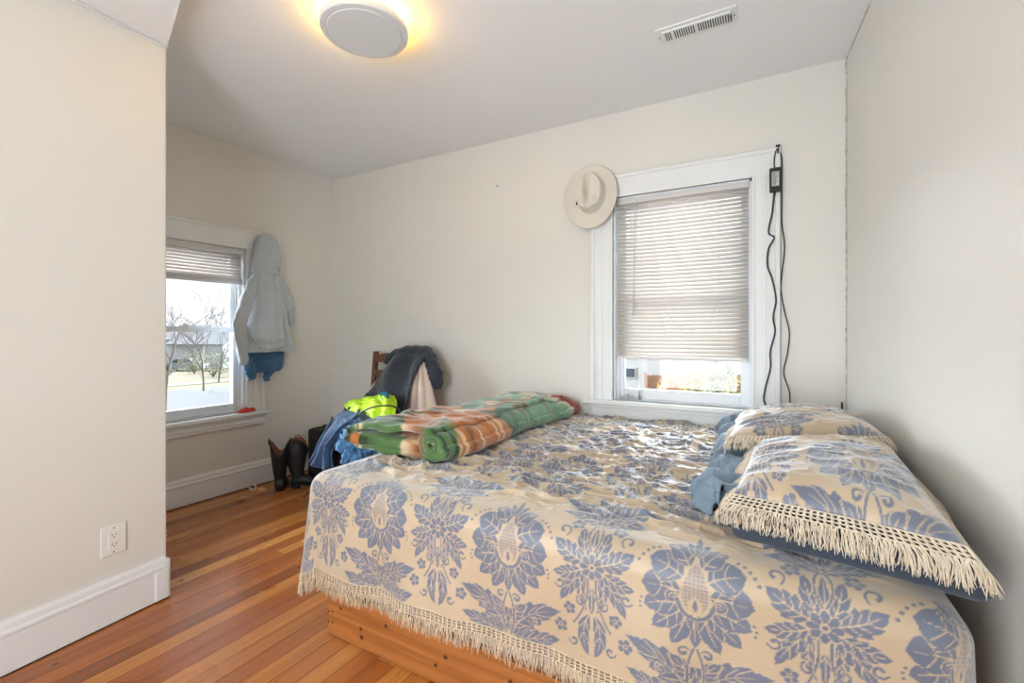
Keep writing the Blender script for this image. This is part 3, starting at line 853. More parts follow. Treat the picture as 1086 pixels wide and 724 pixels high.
def draw():
    H2 = TW / 2
    # big feather sprays above the bouquets
    leaf(H2, (.006, .115), (.020, .215), (.150, .215), .042, 6, .30, 5)
    leaf(H2, (.004, .120), (.030, .165), (.125, .155), .022, 4, .3, 3)
    leaf(H2, (.000, .130), (.000, .190), (.040, .272), .020, 4, .3, 3)
    # sprays under the medallions
    leaf(0, (.012, -.262), (.030, -.185), (.165, -.150), .038, 6, .34, 5)
    leaf(0, (.020, -.268), (.080, -.262), (.160, -.232), .026, 5, .34, 4)
    leaf(0, (.006, -.235), (.012, -.195), (.058, -.160), .020, 4, .28, 3)
    scroll(0, (.026, -.150), .013, 3.6, .85); flower(0, (.030, -.280), .017, 5)
    # bouquet
    leaf(H2, (.018, -.02), (.045, -.075), (.012, -.125), .012, 3, .2, 2)
    leaf(H2, (.020, -.015), (.060, -.05), (.090, -.115), .021, 4, .3, 3)
    leaf(H2, (.030, -.012), (.065, -.035), (.112, -.034), .021, 4, .3, 3)
    leaf(H2, (.028, .012), (.065, .022), (.108, .056), .027, 4, .3, 3)
    leaf(H2, (.014, .022), (.030, .055), (.036, .104), .018, 3, .28, 2)
    leaf(H2, (0, .03), (0, .06), (0, .11), .010, 3, .2, 1)
    leaf(H2, (.006, -.13), (.040, -.19), (.006, -.245), .017, 3, .28, 2)
    leaf(H2, (.000, -.055), (0, -.09), (0, -.130), .010, 2, .2, 1)
    for q_ in (bez((.012, -.03), (.004, -.10), (.050, -.165), 20), bez((.004, .04), (.03, .08), (.004, .125), 16)):
        for f in each(H2, None): stroke(f(q_), .0045, 0)
        for f in each(H2, None): stroke(f(q_), .0024, 1)
    q_ = bez((.004, -.14), (.03, -.20), (.008, -.262), 20)
    for f in each(0, None): stroke(f(q_), .0045, 0)
    for f in each(0, None): stroke(f(q_), .0026, 1)
    flower(H2, (.088, -.185), .020, 5); scroll(H2, (.050, -.215), .014, 1.2, .8); scroll(0, (.075, -.205), .012, 2.2, .8)
    scroll(H2, (.088, .083), .019, 5.4, .8); scroll(H2, (.090, -.064), .015, .6, .85); scroll(H2, (.03, -.10), .014, 2.4, .8)
    flower(H2, (.058, .112), .021, 5); flower(H2, (.062, -.128), .018, 5); flower(H2, (0, 0), .034, 8)
    # medallion
    leaf(0, (0, -.045), (0, -.09), (0, -.138), .019, 3, .12, 1)
    leaf(0, (.018, -.05), (.030, -.10), (.054, -.136), .023, 3, .14, 1)
    leaf(0, (.028, -.045), (.065, -.075), (.098, -.104), .026, 3, .14, 2)
    leaf(0, (.030, -.03), (.080, -.036), (.118, -.056), .032, 3, .12, 2)
    leaf(0, (.032, .0), (.08, .005), (.124, -.002), .040, 3, .10, 2, pw=1.0)
    leaf(0, (.028, .032), (.060, .055), (.108, .062), .038, 2, .10, 2, pw=1.0)
    leaf(0, (.014, .058), (.030, .090), (.060, .118), .027, 2, .10, 1, pw=1.0)
    leaf(0, (.002, .085), (.012, .112), (.026, .138), .009, 2, .15, 0); leaf(0, (0, .09), (0, .12), (0, .156), .0085, 2, .15, 0)
    scroll(0, (.052, -.020), .015, 3.9, .7, .004); scroll(0, (.058, .105), .011, 4.6, .8)
    # teardrop heart with a speckled ground
    th = np.linspace(0, 2 * np.pi, 60, endpoint=False)

    def drop(s): return np.stack([.036 * s * np.sin(th) * np.sin((th % (2 * np.pi)) / 2) ** .7, .010 + .058 * s * np.cos(th)], 1)
    for f in each(0, None): fill(f(drop(1.12)), 0)
    for f in each(0, None): fill(f(drop(1.0)), .45)
    sp = (FIG == .45); chk = ((np.floor((FX + FY) / .0045) + np.floor((FX - FY) / .0045)) % 2)
    FIG[sp] = .15 + .6 * chk[sp]
    for f in each(0, None): fill(f(np.array([(.0, -.004), (.017, -.025), (.014, -.05), (0, -.056), (-.014, -.05), (-.017, -.025)])), 0)
    leaf(0, (0, -.045), (0, -.03), (0, -.012), .005, 1, 0, 0)
    for f in each(0, None): stroke(f(bez((0, -.062), (.030, -.062), (.040, -.022), 20)), .0062, 0)
    for f in each(0, None): stroke(f(bez((0, -.062), (.030, -.062), (.040, -.022), 20)), .0045, 1)
    dots(0, [(.088, .092), (.101, .086), (.113, .076), (.123, .064), (.131, .050)]); dots(0, [(.122, -.040), (.126, -.052), (.124, -.064)], .0035)


draw()


def figure(x, y):
    """sample the repeat bilinearly"""
    u = ((x + TW / 2) / RES - .5) % FIG.shape[0]; v = ((y + TH / 2) / RES - .5) % FIG.shape[1]
    i = np.floor(u).astype(int) % FIG.shape[0]; j = np.floor(v).astype(int) % FIG.shape[1]; fu = u - np.floor(u); fv = v - np.floor(v)
    i2 = (i + 1) % FIG.shape[0]; j2 = (j + 1) % FIG.shape[1]
    return (FIG[i, j] * (1 - fu) + FIG[i2, j] * fu) * (1 - fv) + (FIG[i, j2] * (1 - fu) + FIG[i2, j2] * fu) * fv


def fringe_mesh(name, pts, outs, mat, parent, length=.05, head=.022, step=.006, strands=4, seed=0, droop=1.0, wid=.0011, jit=.25, outk=.15, hw_=2.7):
    """knotted heading and hanging strands along an edge; pts/outs arrays of positions and outward directions"""
    rnd = np.random.default_rng(seed)
    P = np.asarray(pts, float); O = np.asarray(outs, float)
    L = np.concatenate([[0], np.cumsum(np.linalg.norm(np.diff(P, axis=0), axis=1))]); n = int(L[-1] / step)
    s = np.linspace(0, L[-1], n)
    Q = np.stack([np.interp(s, L, P[:, k]) for k in range(3)], 1); D = np.stack([np.interp(s, L, O[:, k]) for k in range(3)], 1); D /= np.linalg.norm(D, axis=1, keepdims=True)
    T = np.gradient(Q, axis=0); T /= np.linalg.norm(T, axis=1, keepdims=True) + 1e-9
    dn = np.array([0, 0, -1.])
    hd = D * (1 - droop) + dn * droop; hd /= np.linalg.norm(hd, axis=1, keepdims=True)
    verts = []; faces = []

    def strip(path, r):
        base = len(verts); m = len(path)
        for i, c in enumerate(path):
            t = path[min(i + 1, m - 1)] - path[max(i - 1, 0)]; t = t / (np.linalg.norm(t) + 1e-9)
            a = np.cross(t, [.3, .5, .8]); a /= np.linalg.norm(a) + 1e-9; b = np.cross(t, a)
            for k in range(3):
                an = k * 2.094; verts.append(c + r[i] * (a * math.cos(an) + b * math.sin(an)))
        for i in range(m - 1):
            for k in range(3): faces.append((base + i * 3 + k, base + i * 3 + (k + 1) % 3, base + i * 3 + 3 + (k + 1) % 3, base + i * 3 + 3 + k))
    hp = 3
    for i in range(0, n, 3):   # crossed heading threads
        for sgn in (-1, 1):
            path = []
            for k in range(hp + 1):
                j = min(max(i + sgn * (1 + (k % 2)), 0), n - 1)
                path.append(Q[j] + hd[j] * head * k / hp + D[j] * .002 * (k % 2))
            strip(path, [wid * hw_] * len(path))
    for k in range(0, hp + 1):
        strip([Q[j] + hd[j] * head * k / hp + D[j] * .001 for j in range(0, n, 3)], [wid * hw_ * .9] * len(range(0, n, 3)))
    for i in range(0, n, 2):
        b = Q[i] + hd[i] * head; j0 = rnd.normal() * .3
        for q_ in range(strands):
            dd = hd[i] * .55 + dn * .45 * (1 if droop > .3 else .6) + T[i] * (j0 * .4 + rnd.normal() * jit) + D[i] * (outk + rnd.normal() * .16)
            dd /= np.linalg.norm(dd); l = length * rnd.uniform(.8, 1.12); c = b + T[i] * rnd.normal() * .0015
            m1 = c + dd * l * .35 + D[i] * .002; d2 = dd * .4 + dn * .6 + rnd.normal(size=3) * .14; d2 /= np.linalg.norm(d2)
            m2 = m1 + d2 * l * .35; d3 = d2 * .5 + dn * .5 + rnd.normal(size=3) * .22; d3 /= np.linalg.norm(d3)
            strip([c, m1, m2, m2 + d3 * l * .3], [wid * 1.5, wid * 1.3, wid * 1.3, wid * .6])
    me = bpy.data.meshes.new(name); me.from_pydata([tuple(v) for v in verts], [], faces)
    return link(name, me, mat, parent, True)


# ------------------------------------------------------------------ bed
BZ = .615
e = empty('bed_frame', (-.55, 1.95, 0)); tag(e, 'low knotty pine box frame on the floor under the mattress', 'bed')
x0, x1, y0, y1, hb = -1.46 + .55, .30 + .55, 1.183 - 1.95, 2.68 - 1.95, .17
mb = MB(); mb.box(x0, x1, y0, y0 + .032, .002, hb, .002); fb = mb.build('side_board', M_pine, e)
for kx, kz in ((.072, .115), (.178, .072), (.182, .042), (.30, .12), (.52, .06), (.56, .10), (.80, .11), (.98, .05), (1.3, .09)):
    mb = MB(); rr = random.uniform(.006, .009)
    mb.lathe([(.0005, -.0006), (rr, -.0006), (rr * .9, .002)], 16, Matrix.Translation((x0 + kx, y0, kz)) @ Matrix.Diagonal((1.15, 1, .95, 1)) @ Matrix.Rotation(R(-90), 4, 'X')); mb.build('knot', M_knot, fb)
mb = MB()
mb.bm.free()
for kx in (.008, .03):
    for kz in (.045, .085): mb = MB(); mb.lathe([(.0005, .0), (.003, .0008), (.003, .003)], 10, Matrix.Translation((x0 + kx, y0, kz + kx * .2)) @ Matrix.Rotation(R(90), 4, 'X')); mb.build('screw', M_metal, fb)
mb = MB(); mb.box(x0, x1, y1 - .032, y1, .002, hb, .002); mb.build('side_board', M_pine, e)
mb = MB(); mb.box(x0, x0 + .032, y0 + .033, y1 - .033, .002, hb, .002); mb.build('end_board', M_pine, e)
mb = MB(); mb.box(x1 - .032, x1, y0 + .033, y1 - .033, .002, hb, .002); mb.build('end_board', M_pine, e)
mb = MB(); mb.box(x0 + .03, x1 - .03, y0 + .03, y1 - .03, hb - .035, hb - .006); mb.build('slat_deck', M_pine, e)

mb = MB(); mb.box(-1.45, .285, 1.19, 2.69, .171, .39, .03); o = mb.build('box_spring', M_matt); tag(o, 'white box spring showing at the corner above the pine board', 'box spring'); recenter(o)
mb = MB(); mb.box(-1.445, .27, 1.195, 2.69, .392, .602, .04); o = mb.build('mattress', M_matt); tag(o, 'thick mattress hidden beneath the damask coverlet', 'mattress'); recenter(o)

# coverlet: top, rounded edge and hanging skirt in one sheet
cx0, cx1, cy0, cy1, cr_ = -1.472, .285, 1.20, 2.72, .068
LH = .385
S = np.concatenate([np.arange(cx0 - LH, cx1 + .0001, .003), np.arange(cx1 + .003, cx1 + LH, .004)])
T_ = np.concatenate([np.arange(cy0 - LH, cy0 + .62, .003), np.arange(cy0 + .625, cy1 + .001, .006)])
s, t = np.meshgrid(S, T_, indexing='ij')
al = np.maximum(cx0 - s, 0); ar = np.maximum(s - cx1, 0); b = np.maximum(cy0 - t, 0); a = al + ar; sg = np.where(ar > 0, 1., -1.)
rho = np.maximum(a, b); ph = np.where(a + b > 0, b / (a + b + 1e-9), 0) * np.pi / 2
ux = np.cos(ph) * sg * (a > 0); uy = -np.where(a > 0, np.sin(ph), 1.0) * (b > 0)
arc = cr_ * np.pi / 2
corner = np.where((al > 0) & (b > 0), np.sin(2 * ph), 0)
out = np.where(rho < arc, cr_ * np.sin(np.minimum(rho, arc) / cr_), cr_); drp = np.where(rho < arc, cr_ * (1 - np.cos(np.minimum(rho, arc) / cr_)), cr_ + (rho - arc))
hang = np.clip((rho - arc) / (LH - arc), 0, 1)
per = np.where(b > a, s, np.where(al > 0, cx0 - (t - cy0), s))     # coordinate along the edge
fold = (np.sin(per * 13 + 1.5 * np.sin(per * 5)) * .012 + np.sin(per * 31 + 2) * .004) * hang ** 1.2
out = out + hang * .012 + (al > 0) * hang * .005 + fold + corner * hang * .005 - .01 * hang * (1 - corner)
drp = drp + corner * hang * .035 - hang * .028 * np.clip((s - cx0) / 1.8, 0, 1)
X = np.clip(s, cx0, cx1) + ux * out; Y = np.clip(t, cy0, cy1) + uy * out
flat = np.clip(1 - rho / .06, 0, 1)
inw = np.clip(np.minimum(np.minimum(s - cx0, cx1 - s), t - cy0) / .10, 0, 1)
wx = s + .05 * fbm(s * 6, t * 6, 2); wy = t + .10 * (fbm(s * 5, t * 5, 3) - .5)
wr1 = ridge(wx * 9, wy * 26, 11) ** 2; wr2 = ridge(wx * 22, wy * 52, 12) ** 2; wr3 = ridge(wx * 5 + wy * 3, wy * 11, 13) ** 3
X = np.minimum(X, .357 + .0606 * (2.763 - Y) - .012)
Z = BZ - drp + inw * (.013 * wr1 + .011 * wr2 + .015 * wr3 + .02 * (fbm(s * 2.2, t * 2.2, 5) - .4)) + flat * .003 * fbm(s * 20, t * 30, 6)
# gentle cloth ripple on the skirt
Y = Y + np.where(b > a, -1, 0) * hang * .004 * (fbm(s * 12, rho * 8, 8) - .5)
P = np.stack([X, Y, Z], -1)
me = grid_mesh('coverlet', P)
cov = link('coverlet_cloth', me, M_damask, None, True)
figv = figure(s + .64 + inw * .012 * (fbm(s * 22, t * 22, 31) - .5), t - cy0 + .115 + inw * .03 * (fbm(s * 16, t * 30, 32) - .5)); attr(me, 'figure', figv); attr(me, 'speck', figv * 0)
E_cov = empty('damask_coverlet', (-.6, 1.95, BZ)); tag(E_cov, 'tan coverlet with blue grey damask medallions and knotted cream fringe, hanging over the bed side', 'coverlet')


def adopt(o, par):
    o.parent = par; o.matrix_parent_inverse = Matrix.Identity(4)
    me = o.data; n = len(me.vertices); A = np.empty(n * 3, dtype=np.float32); me.vertices.foreach_get('co', A); A = A.reshape(-1, 3) - np.array(par.location, dtype=np.float32)
    me.vertices.foreach_set('co', A.ravel()); me.update(); return o


adopt(cov, E_cov)
# hem path: left side, corner, front
jf = 0; i0 = 0
left = P[0, ::-1][::4]; left_o = np.stack([ux, uy, 0 * ux], -1)[0, ::-1][::4]
front = P[:, 0][::3]; fo = np.stack([ux, uy, 0 * ux], -1)[:, 0][::3]
hem = np.concatenate([left, front]); ho = np.concatenate([left_o, fo])
fr_ = fringe_mesh('fringe', hem, ho, M_fringe, None, length=.052, head=.026, step=.0055, strands=6, seed=3, wid=.0011, outk=.04)
adopt(fr_, E_cov)


def pad(name, c, top, bot, mat, parent=None, nu=120, nv=90, sag=.0, pw=2.6, wr=.006, seed=0, pat=None, edge=.0, lump=0, pe=.55):
    """cushion between four corner points FL, FR, BR, BL"""
    c = [np.array(q_, float) for q_ in c]
    u, v = np.meshgrid(np.linspace(0, 1, nu), np.linspace(0, 1, nv), indexing='ij')
    base = ((1 - u) * (1 - v))[..., None] * c[0] + (u * (1 - v))[..., None] * c[1] + (u * v)[..., None] * c[2] + ((1 - u) * v)[..., None] * c[3]
    cen = sum(c) / 4
    # edges pull in between the corners
    pull = (1 - 4 * (u - .5) ** 2) * (np.abs(2 * v - 1) ** 6) + (1 - 4 * (v - .5) ** 2) * (np.abs(2 * u - 1) ** 6)
    base = base + (cen - base) * (pull * edge)[..., None] * np.array([1, 1, 0])
    pf = (1 - np.abs(2 * u - 1) ** pw) ** pe * (1 - np.abs(2 * v - 1) ** pw) ** pe
    L1 = np.linalg.norm(c[1] - c[0]); L2 = np.linalg.norm(c[3] - c[0]); x = u * L1; y = v * L2
    w = wr * (ridge(x * 9 + .4 * fbm(x * 5, y * 5, seed), y * 24, seed) ** 2 + .6 * ridge(x * 20, y * 45, seed + 3) ** 2) + lump * (fbm(x * 5, y * 5, seed + 8) - .4)
    up = base.copy(); up[..., 2] += pf * top + w * np.minimum(pf * 2, 1); dn = base.copy(); dn[..., 2] -= pf * bot
    Pp = np.concatenate([up, dn[:, ::-1][:, 1:-1]], 1)      # closed round v
    me = grid_mesh(name, Pp.transpose(1, 0, 2), wrap_u=True)
    # bridge back seam handled by wrap; ends are pinched (pf = 0)
    o = link(name, me, mat, parent, True)
    if pat is not None:
        xx = np.concatenate([x, x[:, ::-1][:, 1:-1]], 1).T; yy = np.concatenate([y, y[:, ::-1][:, 1:-1]], 1).T
        attr(me, 'figure', figure(xx * 1.0 + pat[0], yy + pat[1])); attr(me, 'speck', xx * 0)
    return o, up, base


# slate blue quilt folded under the pillows
o, _, _ = pad('folded_quilt', [(-.07, 1.262, .652), (.375, 1.185, .648), (.352, 2.66, .66), (-.17, 2.60, .66)], .036, .026, M_navy, nu=130, nv=190, pw=40, wr=.016, seed=4, lump=.05, edge=.02, pe=.45)
tag(o, 'slate blue quilt folded flat beneath the fringed pillows', 'quilt'); recenter(o)
# its rumpled edge poking out to the left
c = [[(-.02, y_, .72) for y_ in (2.62, 2.3, 2.0, 1.75, 1.5, 1.34)], [(-.11, y_, .715) for y_ in (2.62, 2.3, 2.0, 1.75, 1.5, 1.34)],
     [(x_, y_, .70) for x_, y_ in ((-.17, 2.60), (-.155, 2.32), (-.145, 2.0), (-.14, 1.72), (-.145, 1.50), (-.12, 1.36))],
     [(x_, y_, .645) for x_, y_ in ((-.215, 2.60), (-.18, 2.32), (-.17, 2.0), (-.165, 1.72), (-.195, 1.50), (-.15, 1.37))]]
o = sheet('rumpled_sheet', c, simple('pale_blue_sheet', hexc(118, 136, 152), .75, nscale=8, namp=.3, bmp=.4, bscale=30), None, 50, 260, .022, (6.5, 3.5), .006, .006, 2)
tag(o, 'pale blue sheet rumpled along the left edge of the pillows', 'sheet'); recenter(o)


def fringed_pillow(label, c, top, bot, seed, pat, flen, sides, head=.03):
    e_ = empty('fringed_pillow', (sum(q_[0] for q_ in c) / 4, sum(q_[1] for q_ in c) / 4, min(q_[2] for q_ in c) - bot)); tag(e_, label, 'pillow', 'pillows in fringed damask shams')
    o, up, base = pad('sham', c, top, bot, M_damask, None, nu=170, nv=200, pw=2.4, wr=.009, seed=seed, pat=pat, edge=.05); adopt(o, e_)
    cen = base.mean((0, 1))
    segs = {'front': base[:, 0], 'right': base[-1, :], 'back': base[::-1, -1], 'left': base[0, ::-1]}
    # one continuous path left -> front -> right -> back
    path = np.concatenate([segs[k][::3] for k in sides]); out_ = path - cen; out_[:, 2] = 0; out_ /= np.linalg.norm(out_, axis=1, keepdims=True)
    f = fringe_mesh('fringe', path, out_, M_pfringe, None, length=flen, head=head, step=.0042, strands=8, seed=seed, droop=.42, jit=.30, outk=.35, wid=.0011); adopt(f, e_)
    return e_


fringed_pillow('tan and blue damask pillow with long cream fringe, nearer the camera', [(-.07, 1.295, .735), (.335, 1.165, .745), (.352, 1.86, .785), (-.03, 1.76, .76)], .07, .03, 21, (.21, .38), .056, ('left', 'front', 'right'), .030)
fringed_pillow('tan and blue damask pillow with cream fringe, against the window wall', [(-.105, 1.76, .785), (.345, 1.86, .815), (.315, 2.60, .74), (-.13, 2.52, .71)], .085, .04, 33, (.1, .1), .034, ('left', 'front', 'right'), .02)

# ------------------------------------------------------------------ folded plush throw at the foot of the bed
def throw():
    n1 = 60
    th = np.linspace(-2.2 * 2 * np.pi, 0, n1) + np.pi / 2; k = np.linspace(0, 1, n1); r = .010 + .042 * k
    C = np.array([.425, .064]); sp = np.stack([C[0] - r * np.cos(th) * 1.15, C[1] + r * np.sin(th)], 1)
    topl = cr([(sp[-1][0] - .01, sp[-1][1] + .001), (.33, .112), (.22, .108), (.10, .104), (.03, .094), (-.006, .062), (.02, .026), (.10, .018), (.25, .018), (.42, .012), (.468, .026), (.485, .055)], 90)
    A = np.concatenate([sp, topl]); n = len(A); m = 200
    out = []
    for prof, nm in ((A, 'outer_fold'), (None, 'inner_fold')):
        if prof is None:
            o, up_, _ = pad('inner_fold', [(-1.615, 1.385, BZ + .070), (-1.165, 1.42, BZ + .062), (-1.18, 2.69, BZ + .055), (-1.585, 2.66, BZ + .055)], .040, .040, M_plush, None, 90, 200, pw=12, wr=.006, seed=15, lump=.02, pe=.5)
            me = o.data; q9 = np.empty(len(me.vertices) * 3); me.vertices.foreach_get('co', q9); q9 = q9.reshape(-1, 3); xx, yy = q9[:, 0], q9[:, 1]
        else: xx = None
        v = np.linspace(0, 1, m); pr = (A if prof is None else prof)[:, None]; V = v[None]
        if prof is not None: yy = 1.42 + V * 1.27 + 0 * pr[..., 0]
        if prof is not None: yy = yy - .03 * np.where(V < .5, 1, -1) * (np.abs(V - .5) * 2) ** 6 * (pr[..., 0] * 4 % 1) * .6
        if prof is not None:
            bx = -1.585 + .05 * np.sin(V * 2.0) - .01; sq = 1 - .10 * np.clip((.10 - V) / .10, 0, 1) - .12 * np.clip((V - .9) / .1, 0, 1)
            xx = bx + pr[..., 0] * 1.07 * (1 + .04 * np.sin(V * 9)) + .006 * np.sin(V * 37 + 3)
            zz = BZ + .020 + pr[..., 1] * 1.0 * sq * (1.0 - .12 * V + .06 * np.sin(V * 7 + pr[..., 0] * 9))
            d = .011 * (ridge(xx * 9 + yy * 6, yy * 17 - xx * 5, 5) ** 2) + .014 * (ridge(xx * 5 + yy * 3, yy * 6, 7) ** 2) * (pr[..., 1] > .05)
            zz = zz + d; Pq = np.stack([xx, yy, zz], -1)
            me = grid_mesh(nm, Pq); o = link(nm, me, M_plush, None, True)
        gr1 = np.array(hexc(26, 50, 26)[:3]); gr2 = np.array(hexc(84, 118, 66)[:3]); org = np.array(hexc(184, 112, 52)[:3]); dorg = np.array(hexc(120, 56, 22)[:3]); cre = np.array(hexc(222, 200, 164)[:3]); sea = np.array(hexc(120, 158, 128)[:3]); red = np.array(hexc(150, 54, 44)[:3])
        q1 = fbm(xx * 9, yy * 5, 1, 4)[..., None]; q2 = fbm(xx * 6 + 3, yy * 16, 2, 3)[..., None]; st = fbm(xx * 3, yy * 55, 4, 2)[..., None]
        sm = lambda x, a_, b_: np.clip((x - a_) / (b_ - a_), 0, 1) ** 2 * (3 - 2 * np.clip((x - a_) / (b_ - a_), 0, 1))
        g = gr1 * (1 - sm(st, .3, .7)) + gr2 * sm(st, .3, .7)
        oo = dorg * (1 - sm(q2, .25, .55)) + org * sm(q2, .25, .55); oo = oo * (1 - sm(st, .55, .8)) + cre * sm(st, .55, .8)
        yn = (yy[..., None] - 1.42) / 1.27 + (q1 - .5) * .5 + (xx[..., None] + 1.35) * .15
        sg_ = sea * (.75 + .5 * st)
        col = g
        k1 = sm(q1 + .25 * sm(xx[..., None], -1.55, -1.35) * 0, .47, .54) * (1 - sm(yn, .30, .36)) * sm(-xx[..., None], 1.16, 1.22); col = col * (1 - k1) + oo * k1
        k2 = sm(yn, .14, .19) * (1 - sm(yn, .44, .52)); k2 = k2 * (.35 + .65 * sm(q2, .3, .45)); col = col * (1 - k2) + oo * k2
        k3 = sm(yn, .50, .56); col = col * (1 - k3) + (sg_ * (1 - .3 * sm(q1, .5, .6)) + gr1 * .3 * sm(q1, .5, .6)) * k3
        k4 = sm(yn, .60, .66) * (1 - sm(yn, .72, .8)) * sm(q1, .5, .56) * .8; col = col * (1 - k4) + oo * k4
        k5 = sm(yn, .84, .88) * (1 - sm(yn, .95, .98)) * .7; col = col * (1 - k5) + cre * k5
        k6 = sm(yn, .94, .97); col = col * (1 - k6) + red * k6
        cattr(me, 'tint', col.astype(np.float32))
        if prof is not None: mm = o.modifiers.new('thickness', 'SOLIDIFY'); mm.thickness = .026; mm.offset = 0
        out.append(o)
    E_ = empty('folded_throw', (-1.33, 2.05, BZ)); tag(E_, 'green and orange plush blanket, folded and rolled along the foot of the bed', 'blanket')
    for o in out: adopt(o, E_)


throw()

# ------------------------------------------------------------------ chair and its clothes
CH = Vector((-2.465, 2.40, 0))
e = empty('ladderback_chair', CH); tag(e, 'brown wooden slat back chair in the corner buried in clothes', 'chair')
for sx in (-1, 1):
    mb = MB(); mb.loft([[Vector((sx * (.21 + k[0]) + dx, k[1] + dy, k[2])) for dx, dy in ((-.018, -.014), (.018, -.014), (.018, .014), (-.018, .014))] for k in ((0, .20, 0), (0, .185, .45), (0, .20, .75), (.002, .225, 1.003))]); mb.build('leg', M_chair, e)
    mb = MB(); mb.box(sx * .20 - .018, sx * .20 + .018, -.215, -.18, 0, .44, .004); mb.build('leg', M_chair, e)
    mb = MB(); mb.box(sx * .205 - .01, sx * .205 + .01, -.18, .18, .20, .225, .003); mb.build('stretcher', M_chair, e)
mb = MB(); mb.box(-.225, .225, -.225, .18, .435, .462, .008); mb.build('seat', M_chair, e)
mb = MB(); mb.loft([[Vector((x, .205 + .012 * (1 - (x / .2) ** 2) + dy, z)) for dy, z in ((-.01, .92), (.01, .92), (.014, .975 + .02 * (1 - (x / .2) ** 2)), (-.006, .975 + .02 * (1 - (x / .2) ** 2)))] for x in np.linspace(-.2, .2, 9)]); mb.build('top_rail', M_chair, e)
for z in (.84, .72): mb = MB(); mb.box(-.20, .20, .19, .205, z - .018, z + .022, .004); mb.build('back_slat', M_chair, e)

A = aty
# charcoal coat over the chair back
e = empty('charcoal_coat', (-2.45, 2.45, .5)); tag(e, 'charcoal coat thrown over the chair back, one sleeve hanging right', 'coat')
c = [[A(408, 396, 2.60), A(415, 381, 2.62), A(430, 371, 2.64), A(446, 370, 2.64), A(457, 375, 2.63)],
     [A(401, 398, 2.54), A(413, 384, 2.55), A(428, 376, 2.56), A(442, 375, 2.56), A(452, 380, 2.56)],
     [A(396, 408, 2.48), A(408, 400, 2.48), A(420, 394, 2.49), A(434, 390, 2.50), A(444, 392, 2.50)],
     [A(388, 420, 2.40), A(402, 418, 2.40), A(414, 417, 2.41), A(428, 415, 2.42), A(436, 412, 2.44)],
     [A(384, 432, 2.34), A(398, 436, 2.34), A(412, 440, 2.34), A(424, 442, 2.34), A(431, 440, 2.36)]]
o = sheet('body', c, M_char, None, 70, 60, .014, (1.6, 2.2), .004, .016, 1); adopt(o, e)
o = limb('sleeve', [A(440, 374, 2.62), A(452, 376, 2.60), A(459, 388, 2.58), A(462, 400, 2.56), A(461, 411, 2.56)], [.045, .055, .058, .055, .045], M_char, None, 40, 24, .7, .008, 3); adopt(o, e)
o = limb('lapel', [A(408, 384, 2.56), A(420, 375, 2.58), A(438, 371, 2.585), A(452, 374, 2.57), A(456, 382, 2.56)], [.02, .032, .036, .032, .02], M_char, None, 40, 18, .8, .006, 8); adopt(o, e)
# cream shirt under it
c = [[A(443, 384, 2.565), A(446, 381, 2.568), A(450, 382, 2.568)],
     [A(438, 398, 2.53), A(446, 397, 2.50), A(455, 398, 2.55)],
     [A(434, 415, 2.49), A(446, 414, 2.45), A(459, 414, 2.52)],
     [A(429, 444, 2.45), A(446, 446, 2.40), A(465, 440, 2.49)]]
o = sheet('cream_shirt', c, M_cream, None, 60, 50, .014, (2.5, 1.5), .002, .008, 5); tag(o, 'cream shirt hanging down the chair back beside the charcoal coat', 'shirt'); recenter(o)
c = [[A(402, 402, 2.62), A(399, 404, 2.60), A(396, 407, 2.56)], [A(398, 415, 2.60), A(394, 416, 2.57), A(389, 418, 2.52)], [A(396, 425, 2.55), A(388, 427, 2.50), A(380, 430, 2.44)]]
o = sheet('white_shirt', c, M_felt, None, 30, 30, .006, (2, 1), .002, .006, 6); tag(o, 'white shirt edge peeping out left of the charcoal coat', 'shirt'); recenter(o)

# pile on the seat
o = blob('navy_jacket', (-2.44, 2.33, .52), .22, .20, .12, M_navycloth, amp=.35, sc=3, seed=4); tag(o, 'dark navy jacket heaped on the chair seat under the jeans', 'jacket'); recenter(o)
c = [[A(402, 442, 2.10), A(383, 437, 2.14), A(366, 437, 2.18), A(354, 443, 2.22)],
     [A(396, 450, 2.00), A(378, 446, 2.02), A(360, 449, 2.04), A(348, 456, 2.10)],
     [A(372, 455, 1.96), A(362, 457, 1.96), A(350, 463, 1.98), A(341, 468, 2.04)],
     [A(354, 476, 1.96), A(348, 476, 1.95), A(342, 480, 1.96), A(335, 482, 2.00)],
     [A(354, 499, 1.95), A(346, 498, 1.94), A(338, 496, 1.95), A(329, 491, 1.99)]]
e = empty('blue_jeans', (-2.6, 2.1, .3)); tag(e, 'blue denim jeans draped over the front of the chair seat', 'jeans')
o = sheet('legs', c, M_denim, None, 80, 60, .02, (2.5, 2.0), .006, .010, 9); adopt(o, e)
pts = cr([list(q_[-1] + Vector((0, -.012, .004))) for q_ in c], 30); mb = MB(); mb.tube([Vector(q_) for q_ in pts], .010, 8); adopt(mb.build('hem', M_denim, None, True), e)
pts = cr([list(q_[1] + Vector((0, -.02, .018))) for q_ in c[:4]], 30); mb = MB(); mb.tube([Vector(q_) for q_ in pts], .009, 8); adopt(mb.build('seam', M_denim, None, True), e)
o = blob('black_backpack', tuple(A(358, 484, 2.10)), .09, .07, .13, M_bag, amp=.3, sc=3, seed=14, flat=False); tag(o, 'black cloth bag in the shadow under the jeans', 'bag'); recenter(o)
o = blob('light_blue_shirt', tuple(A(375, 474, 1.92)), .085, .07, .10, M_ltdenim, amp=.6, sc=4.2, seed=3, flat=False); tag(o, 'light blue shirt bundled low between the jeans and the bed', 'shirt'); recenter(o)
o = blob('blue_shirt', tuple(A(398, 468, 1.98)), .08, .07, .075, M_ltdenim, amp=.6, sc=4.5, seed=8, flat=False); tag(o, 'small blue cloth bundle tucked behind the bed corner', 'cloth'); recenter(o)
